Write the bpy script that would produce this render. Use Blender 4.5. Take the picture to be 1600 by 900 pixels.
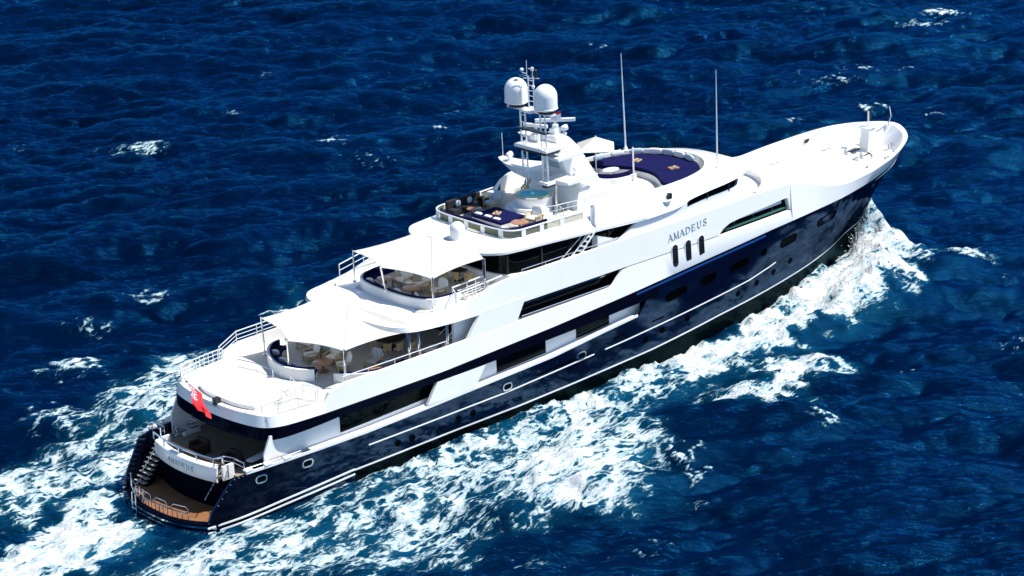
import bpy, bmesh, math, random
import numpy as np
from mathutils import Vector, Matrix
R = math.radians
random.seed(7)
for o in list(bpy.data.objects): bpy.data.objects.remove(o)
S = bpy.context.scene
COL = S.collection

# ------------------------------------------------------------------ camera
cd = bpy.data.cameras.new('camera'); cam = bpy.data.objects.new('camera', cd); COL.objects.link(cam)
S.camera = cam
YAW, PIT, ROL = R(47.13831929), R(19.43956671), R(-2.01285259)
d_ = Vector((math.cos(PIT)*math.cos(YAW), math.cos(PIT)*math.sin(YAW), -math.sin(PIT)))
r_ = d_.cross(Vector((0, 0, 1))).normalized(); u_ = r_.cross(d_)
rr = math.cos(ROL)*r_ + math.sin(ROL)*u_; uu = -math.sin(ROL)*r_ + math.cos(ROL)*u_
M = Matrix((rr, uu, -d_)).transposed().to_4x4(); M.translation = (-66.29434083, -102.47202865, 55.72949849)
cam.matrix_world = M
cd.sensor_width = 36.0; cd.lens = 3588.4512710597655/1600*36.0; cd.clip_start = 1.0; cd.clip_end = 30000

# ------------------------------------------------------------------ light
SUN_EL, SUN_AZ = R(60), R(-40)      # azimuth from the bow, negative = starboard
sv = Vector((math.cos(SUN_EL)*math.cos(SUN_AZ), math.cos(SUN_EL)*math.sin(SUN_AZ), math.sin(SUN_EL)))
W_ = bpy.data.worlds.new('World'); S.world = W_; W_.use_nodes = True
nt = W_.node_tree; bg = nt.nodes['Background']
sky = nt.nodes.new('ShaderNodeTexSky'); sky.sky_type = 'NISHITA'; sky.sun_disc = False
sky.sun_elevation = SUN_EL; sky.sun_rotation = math.atan2(sv.x, sv.y); sky.air_density = 1.0; sky.dust_density = 0.0; sky.ozone_density = 4.0
nt.links.new(sky.outputs[0], bg.inputs[0]); bg.inputs[1].default_value = 0.085
sl = bpy.data.lights.new('sun', 'SUN'); sl.energy = 4.6; sl.angle = R(0.53); sl.color = (1.0, 0.97, 0.92)
so = bpy.data.objects.new('sun', sl); COL.objects.link(so); so.rotation_euler = sv.to_track_quat('Z', 'Y').to_euler(); so.location = (0, 0, 200)
S.view_settings.view_transform = 'Standard'; S.view_settings.look = 'None'; S.view_settings.gamma = 1.0
S.view_settings.exposure = 0.72
S.render.engine = 'CYCLES'

# ------------------------------------------------------------------ materials
def mat(name, col, rough=0.5, metal=0.0, coat=0.0, spec=0.5, noise=0.0, nscale=3.0, bump=0.0, trans=0.0, alpha=1.0):
    m = bpy.data.materials.new(name); m.use_nodes = True; t = m.node_tree; b = t.nodes['Principled BSDF']
    b.inputs['Base Color'].default_value = (*col, 1); b.inputs['Roughness'].default_value = rough
    b.inputs['Metallic'].default_value = metal; b.inputs['Coat Weight'].default_value = coat; b.inputs['Coat Roughness'].default_value = 0.05
    b.inputs['Specular IOR Level'].default_value = spec; b.inputs['Transmission Weight'].default_value = trans; b.inputs['Alpha'].default_value = alpha
    if noise or bump:
        tc = t.nodes.new('ShaderNodeTexCoord'); n = t.nodes.new('ShaderNodeTexNoise')
        n.inputs['Scale'].default_value = nscale; n.inputs['Detail'].default_value = 6; t.links.new(tc.outputs['Object'], n.inputs['Vector'])
        if noise:
            r = t.nodes.new('ShaderNodeMapRange'); r.inputs[1].default_value = 0.3; r.inputs[2].default_value = 0.7
            r.inputs[3].default_value = 1-noise; r.inputs[4].default_value = 1+noise
            t.links.new(n.outputs[0], r.inputs[0])
            mx = t.nodes.new('ShaderNodeVectorMath'); mx.operation = 'SCALE'; mx.inputs[0].default_value = col
            t.links.new(r.outputs[0], mx.inputs['Scale']); t.links.new(mx.outputs[0], b.inputs['Base Color'])
        if bump:
            bp = t.nodes.new('ShaderNodeBump'); bp.inputs['Strength'].default_value = bump; bp.inputs['Distance'].default_value = 0.02
            t.links.new(n.outputs[0], bp.inputs['Height']); t.links.new(bp.outputs[0], b.inputs['Normal'])
    return m
def plank_mat(name, c1, c2, width=0.09, axis=1, rough=0.6):
    m = bpy.data.materials.new(name); m.use_nodes = True; t = m.node_tree; b = t.nodes['Principled BSDF']; b.inputs['Roughness'].default_value = rough
    tc = t.nodes.new('ShaderNodeTexCoord'); sp = t.nodes.new('ShaderNodeSeparateXYZ'); t.links.new(tc.outputs['Object'], sp.inputs[0])
    dv = t.nodes.new('ShaderNodeMath'); dv.operation = 'DIVIDE'; dv.inputs[1].default_value = width; t.links.new(sp.outputs[axis], dv.inputs[0])
    fr = t.nodes.new('ShaderNodeMath'); fr.operation = 'FRACT'; t.links.new(dv.outputs[0], fr.inputs[0])
    lt = t.nodes.new('ShaderNodeMath'); lt.operation = 'LESS_THAN'; lt.inputs[1].default_value = 0.09; t.links.new(fr.outputs[0], lt.inputs[0])
    fl = t.nodes.new('ShaderNodeMath'); fl.operation = 'FLOOR'; t.links.new(dv.outputs[0], fl.inputs[0])
    wn = t.nodes.new('ShaderNodeTexWhiteNoise'); wn.noise_dimensions = '1D'; t.links.new(fl.outputs[0], wn.inputs['W'])
    n = t.nodes.new('ShaderNodeTexNoise'); n.inputs['Scale'].default_value = 1.3; n.inputs['Detail'].default_value = 5; t.links.new(tc.outputs['Object'], n.inputs['Vector'])
    ad = t.nodes.new('ShaderNodeMath'); ad.operation = 'MULTIPLY_ADD'; ad.inputs[1].default_value = 0.5; t.links.new(wn.outputs[0], ad.inputs[0]); 
    h = t.nodes.new('ShaderNodeMath'); h.operation = 'MULTIPLY'; h.inputs[1].default_value = 0.5; t.links.new(n.outputs[0], h.inputs[0]); t.links.new(h.outputs[0], ad.inputs[2])
    mx = t.nodes.new('ShaderNodeMix'); mx.data_type = 'RGBA'; mx.inputs[6].default_value = (*c1, 1); mx.inputs[7].default_value = (*c2, 1); t.links.new(ad.outputs[0], mx.inputs[0])
    m2 = t.nodes.new('ShaderNodeMix'); m2.data_type = 'RGBA'; m2.inputs[7].default_value = (c1[0]*.25, c1[1]*.25, c1[2]*.25, 1)
    t.links.new(mx.outputs[2], m2.inputs[6]); t.links.new(lt.outputs[0], m2.inputs[0]); t.links.new(m2.outputs[2], b.inputs['Base Color'])
    return m
WHITE = mat('white_paint', (0.83, 0.83, 0.82), 0.22, coat=0.5, noise=0.015, nscale=0.8)
WHITE_M = mat('white_matt', (0.8, 0.8, 0.79), 0.5, noise=0.02)
def gloss_paint(name, col, tint, k, rough):
    m = bpy.data.materials.new(name); m.use_nodes = True; t = m.node_tree; b = t.nodes['Principled BSDF']; out = t.nodes['Material Output']
    b.inputs['Base Color'].default_value = (*col, 1); b.inputs['Roughness'].default_value = .6; b.inputs['Specular IOR Level'].default_value = 0
    g = t.nodes.new('ShaderNodeBsdfGlossy'); g.inputs['Color'].default_value = (*tint, 1); g.inputs['Roughness'].default_value = rough
    f = t.nodes.new('ShaderNodeFresnel'); f.inputs['IOR'].default_value = 1.5
    q = t.nodes.new('ShaderNodeMath'); q.operation = 'MULTIPLY'; q.inputs[1].default_value = k; t.links.new(f.outputs[0], q.inputs[0])
    tc = t.nodes.new('ShaderNodeTexCoord'); n = t.nodes.new('ShaderNodeTexNoise'); n.inputs['Scale'].default_value = .55; n.inputs['Detail'].default_value = 2; t.links.new(tc.outputs['Object'], n.inputs['Vector'])
    bp = t.nodes.new('ShaderNodeBump'); bp.inputs['Strength'].default_value = .25; bp.inputs['Distance'].default_value = .04; t.links.new(n.outputs[0], bp.inputs['Height']); t.links.new(bp.outputs[0], g.inputs['Normal'])
    x = t.nodes.new('ShaderNodeMixShader'); t.links.new(q.outputs[0], x.inputs[0]); t.links.new(b.outputs[0], x.inputs[1]); t.links.new(g.outputs[0], x.inputs[2]); t.links.new(x.outputs[0], out.inputs['Surface'])
    return m
NAVY = gloss_paint('navy_paint', (.0016, .0028, .0088), (.24, .42, .72), .14, .08)
BLACKB = gloss_paint('bottom_paint', (.001, .0026, .003), (.25, .5, .6), .3, .2)
GLASS = gloss_paint('dark_glass', (.0012, .0022, .002), (.45, .62, .70), .38, .02)
DARK = mat('dark_interior', (0.015, 0.013, 0.011), 0.6)
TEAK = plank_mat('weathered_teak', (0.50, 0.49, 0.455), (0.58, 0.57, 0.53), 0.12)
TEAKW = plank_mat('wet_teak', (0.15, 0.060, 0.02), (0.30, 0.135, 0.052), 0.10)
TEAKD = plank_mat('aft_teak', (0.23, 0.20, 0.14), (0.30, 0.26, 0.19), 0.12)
STEEL = mat('polished_steel', (0.75, 0.77, 0.8), 0.12, metal=1.0)
PIPE = mat('white_rail', (0.8, 0.82, 0.83), 0.25, metal=0.3)
CANVAS = mat('awning_canvas', (0.75, 0.72, 0.66), 0.8, noise=0.02, nscale=1.2)
def translucent(m, k):
    t = m.node_tree; b = t.nodes['Principled BSDF']; tr = t.nodes.new('ShaderNodeBsdfTranslucent'); tr.inputs['Color'].default_value = (.8, .79, .76, 1)
    x = t.nodes.new('ShaderNodeMixShader'); x.inputs[0].default_value = k; t.links.new(b.outputs[0], x.inputs[1]); t.links.new(tr.outputs[0], x.inputs[2]); t.links.new(x.outputs[0], t.nodes['Material Output'].inputs['Surface'])
translucent(CANVAS, .36)
NAVYF = mat('navy_fabric', (0.0035, 0.0045, 0.050), 0.9, spec=.12, noise=0.15, nscale=6)
BLACKF = mat('black_fabric', (0.008, 0.008, 0.012), 0.85, noise=0.2, nscale=6)
CREAM = mat('cream_fabric', (0.80, 0.79, 0.76), 0.85, noise=0.05, nscale=8)
BLUEGREY = mat('pale_blue_fabric', (0.45, 0.55, 0.62), 0.85, noise=0.08, nscale=9)
WOOD = mat('varnished_wood', (0.36, 0.17, 0.075), 0.3, coat=0.6, noise=0.25, nscale=5)
WOODL = mat('pale_wood', (0.55, 0.38, 0.18), 0.45, noise=0.2, nscale=6)
RATTAN = mat('dark_rattan', (0.035, 0.018, 0.012), 0.6, noise=0.4, nscale=40, bump=0.4)
POOL = mat('tub_water', (0.05, 0.74, 0.84), 0.1, spec=.15, noise=0.15, nscale=3, bump=0.3)
REDF = mat('red_bunting', (0.62, 0.012, 0.02), 0.7, noise=0.1)
BLUEF = mat('blue_bunting', (0.01, 0.018, 0.12), 0.7)
WHITEF = mat('white_bunting', (0.8, 0.8, 0.8), 0.7)
SILVER = mat('silver_letters', (0.36, 0.45, 0.48), 0.3, metal=0.4)
GLASSC = mat('clear_glass', (0.30, 0.33, 0.20), 0.05, spec=.2, alpha=0.55)
BLACKP = mat('black_plastic', (0.01, 0.01, 0.012), 0.4)
STRIPE = mat('striped_fabric', (0.3, 0.36, 0.45), 0.85)
def stripe_nodes():
    t = STRIPE.node_tree; b = t.nodes['Principled BSDF']; tc = t.nodes.new('ShaderNodeTexCoord'); w = t.nodes.new('ShaderNodeTexWave')
    w.inputs['Scale'].default_value = 4.0; w.bands_direction = 'Y'; t.links.new(tc.outputs['Object'], w.inputs['Vector'])
    r = t.nodes.new('ShaderNodeValToRGB'); r.color_ramp.interpolation = 'CONSTANT'; r.color_ramp.elements[0].color = (0.06, 0.1, 0.2, 1); r.color_ramp.elements[1].color = (0.7, 0.72, 0.72, 1); r.color_ramp.elements[1].position = 0.5
    t.links.new(w.outputs[1], r.inputs[0]); t.links.new(r.outputs[0], b.inputs['Base Color'])
stripe_nodes()

# ------------------------------------------------------------------ helpers
def link(name, me, parent=None, loc=None):
    o = bpy.data.objects.new(name, me); COL.objects.link(o)
    if parent is not None: o.parent = parent
    if loc is not None: o.location = loc
    return o
def tag(o, label=None, cat=None, group=None, kind=None):
    if label: o['label'] = label
    if cat: o['category'] = cat
    if group: o['group'] = group
    if kind: o['kind'] = kind
    return o
def thing(name, label, cat, loc=(0, 0, 0), rz=0.0, group=None):
    o = bpy.data.objects.new(name, None); COL.objects.link(o); o.location = loc; o.rotation_euler = (0, 0, rz); o.empty_display_size = 0.3
    return tag(o, label, cat, group)
class MB:
    def __init__(s): s.v = []; s.f = []
    def add(s, vs, fs):
        k = len(s.v); s.v += [tuple(map(float, p)) for p in vs]; s.f += [tuple(i+k for i in f) for f in fs]; return s
    def box(s, x0, x1, y0, y1, z0, z1):
        return s.add([(x0,y0,z0),(x1,y0,z0),(x1,y1,z0),(x0,y1,z0),(x0,y0,z1),(x1,y0,z1),(x1,y1,z1),(x0,y1,z1)],
                     [(0,3,2,1),(4,5,6,7),(0,1,5,4),(1,2,6,5),(2,3,7,6),(3,0,4,7)])
    def prism(s, base, off):                     # base: list of 3d points (planar), off: extrusion vector
        n = len(base); top = [tuple(a+b for a, b in zip(p, off)) for p in base]
        return s.add(list(base)+top, [tuple(range(n-1, -1, -1)), tuple(range(n, 2*n))]+[(i, (i+1) % n, n+(i+1) % n, n+i) for i in range(n)])
    def loft(s, rings, closed=True, cap0=False, cap1=False):
        n = len(rings[0]); k = len(s.v)
        for r in rings: s.v += [tuple(map(float, p)) for p in r]
        for a in range(len(rings)-1):
            for i in range(n if closed else n-1):
                j = (i+1) % n; s.f.append((k+a*n+i, k+a*n+j, k+(a+1)*n+j, k+(a+1)*n+i))
        if cap0: s.f.append(tuple(k+i for i in range(n-1, -1, -1)))
        if cap1: s.f.append(tuple(k+(len(rings)-1)*n+i for i in range(n)))
        return s
    def tube(s, pts, r, n=8, closed=False):
        pts = [Vector(p) for p in pts]; m = len(pts); rings = []
        rs = r if isinstance(r, (list, tuple)) else [r]*m
        up = None
        for i, p in enumerate(pts):
            if closed: t = (pts[(i+1) % m]-pts[i-1]).normalized()
            else: t = (pts[min(i+1, m-1)]-pts[max(i-1, 0)]).normalized()
            if up is None or abs(up.dot(t)) > 0.95: up = Vector((0, 0, 1)) if abs(t.z) < 0.9 else Vector((1, 0, 0))
            a = t.cross(up).normalized(); b = a.cross(t).normalized(); up = b
            rings.append([p+rs[i]*(math.cos(2*math.pi*k/n)*a+math.sin(2*math.pi*k/n)*b) for k in range(n)])
        if closed: rings.append(rings[0]); return s.loft(rings)
        return s.loft(rings, True, True, True)
    def lathe(s, prof, c=(0, 0, 0), n=24, sx=1.0, sy=1.0):
        rings = [[(c[0]+sx*r*math.cos(2*math.pi*k/n), c[1]+sy*r*math.sin(2*math.pi*k/n), c[2]+z) for k in range(n)] for r, z in prof]
        return s.loft(rings, True, True, True)
    def rot(s, rz=0, ry=0, rx=0, loc=(0, 0, 0), start=0):
        m = Matrix.Translation(loc) @ Matrix.Rotation(rz, 4, 'Z') @ Matrix.Rotation(ry, 4, 'Y') @ Matrix.Rotation(rx, 4, 'X')
        for i in range(start, len(s.v)): s.v[i] = tuple(m @ Vector(s.v[i]))
        return s
    def build(s, name, m, parent=None, smooth=False, bevel=0.0, loc=None, seg=2):
        me = bpy.data.meshes.new(name); me.from_pydata(s.v, [], s.f); me.materials.append(m)
        bm = bmesh.new(); bm.from_mesh(me); bmesh.ops.recalc_face_normals(bm, faces=bm.faces)
        if bevel:
            bmesh.ops.remove_doubles(bm, verts=bm.verts, dist=1e-5)
            es = [e for e in bm.edges if len(e.link_faces) == 2 and e.calc_face_angle(0) > R(25)]
            bmesh.ops.bevel(bm, geom=es, offset=bevel, segments=seg, affect='EDGES', profile=0.6, clamp_overlap=True)
        bm.to_mesh(me); bm.free()
        o = link(name, me, parent, loc)
        if smooth: shade(o)
        return o
def shade(o, ang=32):
    for p in o.data.polygons: p.use_smooth = True
    try: o.data.set_sharp_from_angle(angle=R(ang))
    except Exception: pass
def cut(o, cutters, hole_mat=None):
    """carve real openings into a solid and throw the cutting bodies away"""
    cs = []
    for mb in cutters:
        c = mb.build('opening_body', WHITE); cs.append(c)
        md = o.modifiers.new('opening', 'BOOLEAN'); md.operation = 'DIFFERENCE'; md.solver = 'EXACT'; md.object = c
    dg = bpy.context.evaluated_depsgraph_get(); dg.update()
    me = bpy.data.meshes.new_from_object(o.evaluated_get(dg)); o.modifiers.clear(); o.data = me
    for c in cs: bpy.data.objects.remove(c)
def crom(pts, n=8):
    """Catmull-Rom through points of any dimension"""
    P = [np.array(p, float) for p in pts]; out = []
    for i in range(len(P)-1):
        p0 = P[i-1] if i else 2*P[0]-P[1]; p1, p2 = P[i], P[i+1]; p3 = P[i+2] if i+2 < len(P) else 2*P[-1]-P[-2]
        for k in range(n):
            t = k/n; out.append(0.5*((2*p1)+(-p0+p2)*t+(2*p0-5*p1+4*p2-p3)*t*t+(-p0+3*p1-3*p2+p3)*t**3))
    out.append(P[-1]); return np.array(out)
def interp(tab): 
    a = np.array(tab, float); return lambda x: float(np.interp(x, a[:, 0], a[:, 1]))

# ------------------------------------------------------------------ the sea
rng = np.random.default_rng(11)
CAMXY = np.array([-66.29, -102.47]); E1 = np.array([math.cos(YAW), math.sin(YAW)]); E2 = np.array([-E1[1], E1[0]])
TL, TN = 240.0, 1024
def spectrum_field():
    k1 = np.fft.fftfreq(TN, TL/TN)*2*np.pi; kx, ky = np.meshgrid(k1, k1, indexing='ij'); k = np.hypot(kx, ky); k[0, 0] = 1e-6
    wa = YAW+R(190); wx, wy = math.cos(wa), math.sin(wa)
    c = (kx*wx+ky*wy)/k
    L = 3.5
    P = np.exp(-1/(k*L)**2)/k**3.6*(0.07+0.93*np.abs(c)**9.0)*np.exp(-(k*0.10)**2)
    P[0, 0] = 0
    h = (rng.normal(size=k.shape)+1j*rng.normal(size=k.shape))*np.sqrt(P)
    H = np.real(np.fft.ifft2(h)); s = H.std(); 
    DX = np.real(np.fft.ifft2(-1j*kx/k*h)); DY = np.real(np.fft.ifft2(-1j*ky/k*h))
    return H/s, DX/s, DY/s
def noise_field(lam, spread=0.45):
    k1 = np.fft.fftfreq(TN, TL/TN); kx, ky = np.meshgrid(k1, k1, indexing='ij'); k = np.hypot(kx, ky)
    P = np.exp(-((np.log(np.maximum(k, 1e-6)*lam))/spread)**2)
    f = np.real(np.fft.ifft2((rng.normal(size=k.shape)+1j*rng.normal(size=k.shape))*np.sqrt(P))); return f/f.std()
def samp(F, x, y):
    u = (x/TL*TN) % TN; v = (y/TL*TN) % TN; i = np.floor(u).astype(int) % TN; j = np.floor(v).astype(int) % TN; fu = u-np.floor(u); fv = v-np.floor(v)
    i2 = (i+1) % TN; j2 = (j+1) % TN
    return F[i, j]*(1-fu)*(1-fv)+F[i2, j]*fu*(1-fv)+F[i, j2]*(1-fu)*fv+F[i2, j2]*fu*fv
HF, DXF, DYF = spectrum_field()
N6, N2, N1, N3 = noise_field(7.0), noise_field(2.2), noise_field(1.0), noise_field(3.2)
N6b, N2b = noise_field(7.0), noise_field(2.2)
def axis_coords(a, b, step, far, g=1.13):
    mid = list(np.arange(a, b+1e-6, step)); lo, hi = [], []
    s, p = step, a
    while p > -far: s *= g; p -= s; lo.append(p)
    s, p = step, mid[-1]
    while p < far: s *= g; p += s; hi.append(p)
    return np.array(lo[::-1]+mid+hi), len(lo), len(mid)
ta, nlo, nmid = axis_coords(88.0, 285.0, 0.27, 9000); la, mlo, mmid = axis_coords(-72.0, 72.0, 0.24, 9000)
Tt, Ll = np.meshgrid(ta, la, indexing='ij')
X = CAMXY[0]+Tt*E1[0]+Ll*E2[0]; Y = CAMXY[1]+Tt*E1[1]+Ll*E2[1]
st_t = np.gradient(ta); st_l = np.gradient(la); stp = np.maximum(st_t[:, None], st_l[None, :])
fade = np.clip(1.6-stp/2.0, 0, 1)
def smooth(a, b, x): t = np.clip((x-a)/(b-a), 0, 1); return t*t*(3-2*t)
def sd_poly(x, y, P):
    P = np.array(P, float); d = np.full(x.shape, 1e9); ins = np.zeros(x.shape, bool)
    for (ax, ay), (bx, by) in zip(P, np.roll(P, -1, 0)):
        ex, ey = bx-ax, by-ay; t = np.clip(((x-ax)*ex+(y-ay)*ey)/(ex*ex+ey*ey), 0, 1)
        d = np.minimum(d, np.hypot(x-ax-t*ex, y-ay-t*ey))
        c = ((ay > y) != (by > y)) & (x < (bx-ax)*(y-ay)/(by-ay+1e-12)+ax); ins ^= c
    return np.where(ins, d, -d)
near = (X > -45) & (X < 95) & (Y > -60) & (Y < 60)
xn, yn = X[near], Y[near]
# ragged edges: the outlines are read at positions shifted by rough noise
xw = xn+0.9*samp(N6, xn, yn)+0.45*samp(N2, xn, yn); yw = yn+0.7*samp(N6b, xn, yn)+0.4*samp(N2b, xn, yn)
FOAM = [  # outline on the water, softness, strength
 ([(62.0,-.4),(64.6,.2),(66.0,-1.0),(67.4,-3.2),(66.6,-5.2),(64.6,-5.0),(63.2,-5.6),(61.2,-6.0),(58.2,-8.9),(54.1,-9.1),(50.5,-8.3),(44.9,-8.5),(41.0,-9.4),(38.1,-7.8),(33.6,-7.2),(28.0,-7.2),(24,-5.6),(24,-5.0),(33,-5.0),(40,-4.8),(46,-4.2),(52,-2.9),(57,-1.4)], 1.0, 1.02),
 ([(34.9,-12.4),(38.9,-10.6),(43.4,-10.3),(46.4,-11.7),(45.6,-13.5),(42.5,-14.3),(39.0,-14.5),(36.7,-16.1),(35.6,-14.2)], .9, .86),
 ([(15.3,-9.4),(20.4,-8.0),(26.1,-7.6),(30.3,-8.3),(30.5,-9.6),(28.0,-10.0),(28.2,-12.6),(25.4,-15.8),(21.3,-17.8),(18.1,-17.8),(16.6,-15.8),(15.8,-12.3)], 1.6, .84),
 ([(12,-6),(18,-6),(26,-6.4),(34,-7.0),(36,-8.6),(30,-9.0),(24,-8.6),(17,-10.2),(13.0,-13.1),(9.7,-15.7),(6.2,-15.4),(1.6,-13.3),(-2,-11.2),(-6,-8.1),(-2,-6)], 2.4, .56),
 ([(1,-5.6),(6,-6.2),(14,-6.9),(22,-7.0),(30,-6.4),(36,-6.2),(36,-5.3),(24,-5.4),(12,-5.2),(3,-4.9)], .8, .8),
 ([(-3,-6),(3,-5.2),(9,-5.5),(9,-6.6),(3,-7.4),(-3,-8.6),(-14,-10),(-20,-6)], 1.0, .8),
 ([(-40,-1.5),(-40,3),(-9,1.8),(-3,3.2),(0.9,4.3),(-.2,2.6),(-.5,0),(-1.8,-2.2),(-9,-2.8)], .6, .93),
 ([(-40,5),(-8,5.4),(-2.4,5.2),(0.9,4.7),(4,5.4),(9,6.0),(12.5,6.4),(12.5,7.4),(7,8.8),(2,8.8),(-5,8.8),(-40,10)], 1.0, .74),
 ([(-40,-5.5),(-6,-5.2),(-2,-4.4),(1.0,-4.9),(3,-6),(2.5,-7.2),(-3,-9.5),(-40,-14)], 1.1, .7),
 ([(7.9,15.4),(11.9,19.6),(15.5,19.4),(18.5,18.0),(20,14.5),(14.6,13.2),(11.7,12.4),(8.1,11.5),(4.1,11.2),(-2.1,8.9),(-6,9),(-3.7,12.4),(1.1,12.6)], 1.8, .62),
 ([(10,13),(18,15),(27,12),(32,7.5),(27,6.4),(18,7.4),(11,8.5)], 2.0, .6),
 ([(25.3,23.7),(27.4,24.0),(29.5,22.4),(28.1,21.7),(26.0,22.2)], .5, .8),
 ([(62.0,.4),(64.6,-.2),(66.4,3.6),(65,5.4),(60.6,5.2),(57.6,8.6),(50.5,8.0),(41.0,8.6),(30,7),(30,5.4),(46,5),(52,3.4),(57,1.8)], .8, 1.1),
]
den = np.zeros(xn.shape)
for P, soft, pk in FOAM:
    den = np.maximum(den, np.clip(0.5+sd_poly(xw, yw, P)/(2*soft), 0, 1)*pk)
den *= 1+.20*np.clip(samp(N3, xn*.6, yn*1.5), -1.7, 1.5)+.16*np.clip(samp(N6, xn*.7, yn*1.3), -1.7, 1.5)
den = np.clip(den, 0, 1.05)
CAPS = [(44.7,65.8,2.05,1.5),(56.9,52.7,1.36,.75),(113.1,66.2,1.27,1.0),(131.6,41.6,1.9,1.45),(126.3,40.5,2.05,1.0),(108.9,34.0,1.2,.9),(110.1,31.4,.91,.5),(103.2,33.8,2.05,.62),(67.7,-7.3,1.1,1.62),(66.7,-11.7,.45,.75),(103.2,37.8,.64,.38),(58.0,69.2,.64,.38),(71.8,53.4,.55,1.25),(85.4,56.7,.64,.5),(97.7,59.5,.27,.62),(56.3,47.1,.91,1.25),(21.7,31.1,1.27,.88),(15.6,29.4,1.14,1.0),(65.8,48.5,.45,.38),(24.5,-19.5,.55,2.9),(20.3,-22.0,.36,1.0),(16.0,-23.4,1.14,.75),(26.9,-17.3,.45,1.25),(55.2,-21.1,.36,1.0),(10.7,-20.5,.64,1.75),(64.4,-5.7,.36,2.0),(99.4,18.2,.64,.62),(96.3,23.7,1.14,.62),(5.2,16.4,2.2,1.6),(88.1,26.7,.91,.62),(40.2,-12.5,.3,.4),(9.9,22.8,1.36,1.25),(93.1,34.8,.91,.5),(38,75,.8,.5),(70,80,.9,.5),(120,52,.8,.5),(80,10,.5,.5),(36,-20,.5,.6),(46,-18,.4,.5)]
cap = np.zeros(X.shape)
for i, (cx, cy, a, b) in enumerate(CAPS):
    m = (np.abs(X-cx) < 9) & (np.abs(Y-cy) < 9); x, y = X[m], Y[m]
    x2 = x+.5*samp(N2, x, y)+.3*samp(N1, x, y); y2 = y+.5*samp(N2b, x, y)+.3*samp(N1, y, x)
    l = (x2-cx)*E2[0]+(y2-cy)*E2[1]; t = (x2-cx)*E1[0]+(y2-cy)*E1[1]
    r = np.hypot(l/(a*1.35), t/(b*1.0)); cap[m] = np.maximum(cap[m], np.clip(1.25-r, 0, 1)*.95)
cap *= np.clip(.55+.4*samp(HF, X, Y), 0, 1.1)*.8
foam = cap.copy(); foam[near] = np.maximum(foam[near], den)
aer = np.zeros(X.shape); a_ = np.zeros(xn.shape)
for P, soft, pk in FOAM: a_ = np.maximum(a_, np.clip(0.45+sd_poly(xw, yw, P)/(2*soft+2.2), 0, 1)*min(1, pk))
aer[near] = a_; aer = np.maximum(aer, cap*.15)
# heights
amp = 0.46
Hh = samp(HF, X, Y)*amp; DX = samp(DXF, X, Y)*amp*.55; DY = samp(DYF, X, Y)*amp*.55
# calmer close to the plating so that no crest pokes through the boat
hx = np.array([-1, 1, 6, 20, 36, 44, 50, 54, 57, 60, 63]); hy = np.array([3.6, 4.4, 5.1, 5.4, 5.4, 4.9, 3.9, 2.8, 1.7, .7, 0])
hw = np.interp(X, hx, hy, left=0, right=0); gap = np.where((X > -1) & (X < 63), np.abs(Y)-hw, 30); calm = np.clip(.25+gap/5.0, .25, 1)
Z = Hh*fade*calm
# bow wave: a steep sheet at the stem peeling outward and aft, and a following ridge along the side
aY = np.abs(Y)
def ridge(pts, x, y):
    best = np.full(x.shape, 1e9); hh = np.zeros(x.shape); ww = np.ones(x.shape)
    for (ax, ay, h0, w0), (bx, by, h1, w1) in zip(pts[:-1], pts[1:]):
        ex, ey = bx-ax, by-ay; t = np.clip(((x-ax)*ex+(y-ay)*ey)/(ex*ex+ey*ey), 0, 1); d = np.hypot(x-ax-t*ex, y-ay-t*ey)
        k = d < best; best = np.where(k, d, best); hh = np.where(k, h0+(h1-h0)*t, hh); ww = np.where(k, w0+(w1-w0)*t, ww)
    return hh*np.exp(-(best/ww)**2)
bow = [(64.4,.1,2.9,.9),(64.0,1.6,2.2,1.3),(62.8,3.6,1.35,1.6),(60.0,5.6,1.1,1.5),(55.5,7.2,.8,1.6),(49,7.6,.6,1.6),(41,8.0,.35,1.6)]
Zb = ridge(bow, X[near], aY[near])+ridge([(64.4,.6,1.6,1.0),(65.9,2.4,1.5,1.3),(66.5,4.4,.9,1.1)], X[near], aY[near])
Zb += ridge([(36,7.2,.2,1.4),(24,7.0,.35,1.4),(10,7.2,.3,1.5),(-4,8,.35,1.6),(-40,11,.4,2.2)], X[near], aY[near])
Zb += ridge([(6,5.5,.1,.8),(12,5.9,.45,.9),(19,6.1,.75,1.0),(24,6.3,.75,1.1),(30,6.3,.62,1.1),(38,6.1,.6,1.1),(46,5.2,.6,1.0),(52,4.1,.7,1.0),(57,2.9,.9,.9)], X[near], aY[near])
Zb += ridge([(-1.5,0,-.2,2.2),(-8,0,.35,2.6),(-40,0,.2,3.5)], X[near], Y[near])
Zb += ridge([(34.9,-13.0,.1,1.4),(40,-12.2,.7,1.5),(45.5,-12.4,.35,1.2)], X[near], Y[near])+ridge([(16,-13,.2,2),(22,-13,.5,2.6),(28,-11,.3,2)], X[near], Y[near])
rough = np.clip(den, 0, 1); Zb *= 1+rough*(.07*samp(N1, xn, yn)+.12*samp(N2, xn, yn))*(Zb > .5)
Zb += rough*(.10*samp(N2, xn, yn)+.07*samp(N1, xn, yn)+.08*samp(N3, xn, yn))
Z[near] += Zb
Z += cap*(.15+.08*samp(N1, X, Y))
X2 = X+DX*fade*calm; Y2 = Y+DY*fade*calm
nt_, nl_ = X.shape
me = bpy.data.meshes.new('sea'); nv = nt_*nl_
co = np.stack([X2, Y2, Z], -1).reshape(-1, 3).astype(np.float32)
idx = np.arange(nv).reshape(nt_, nl_)
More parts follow.
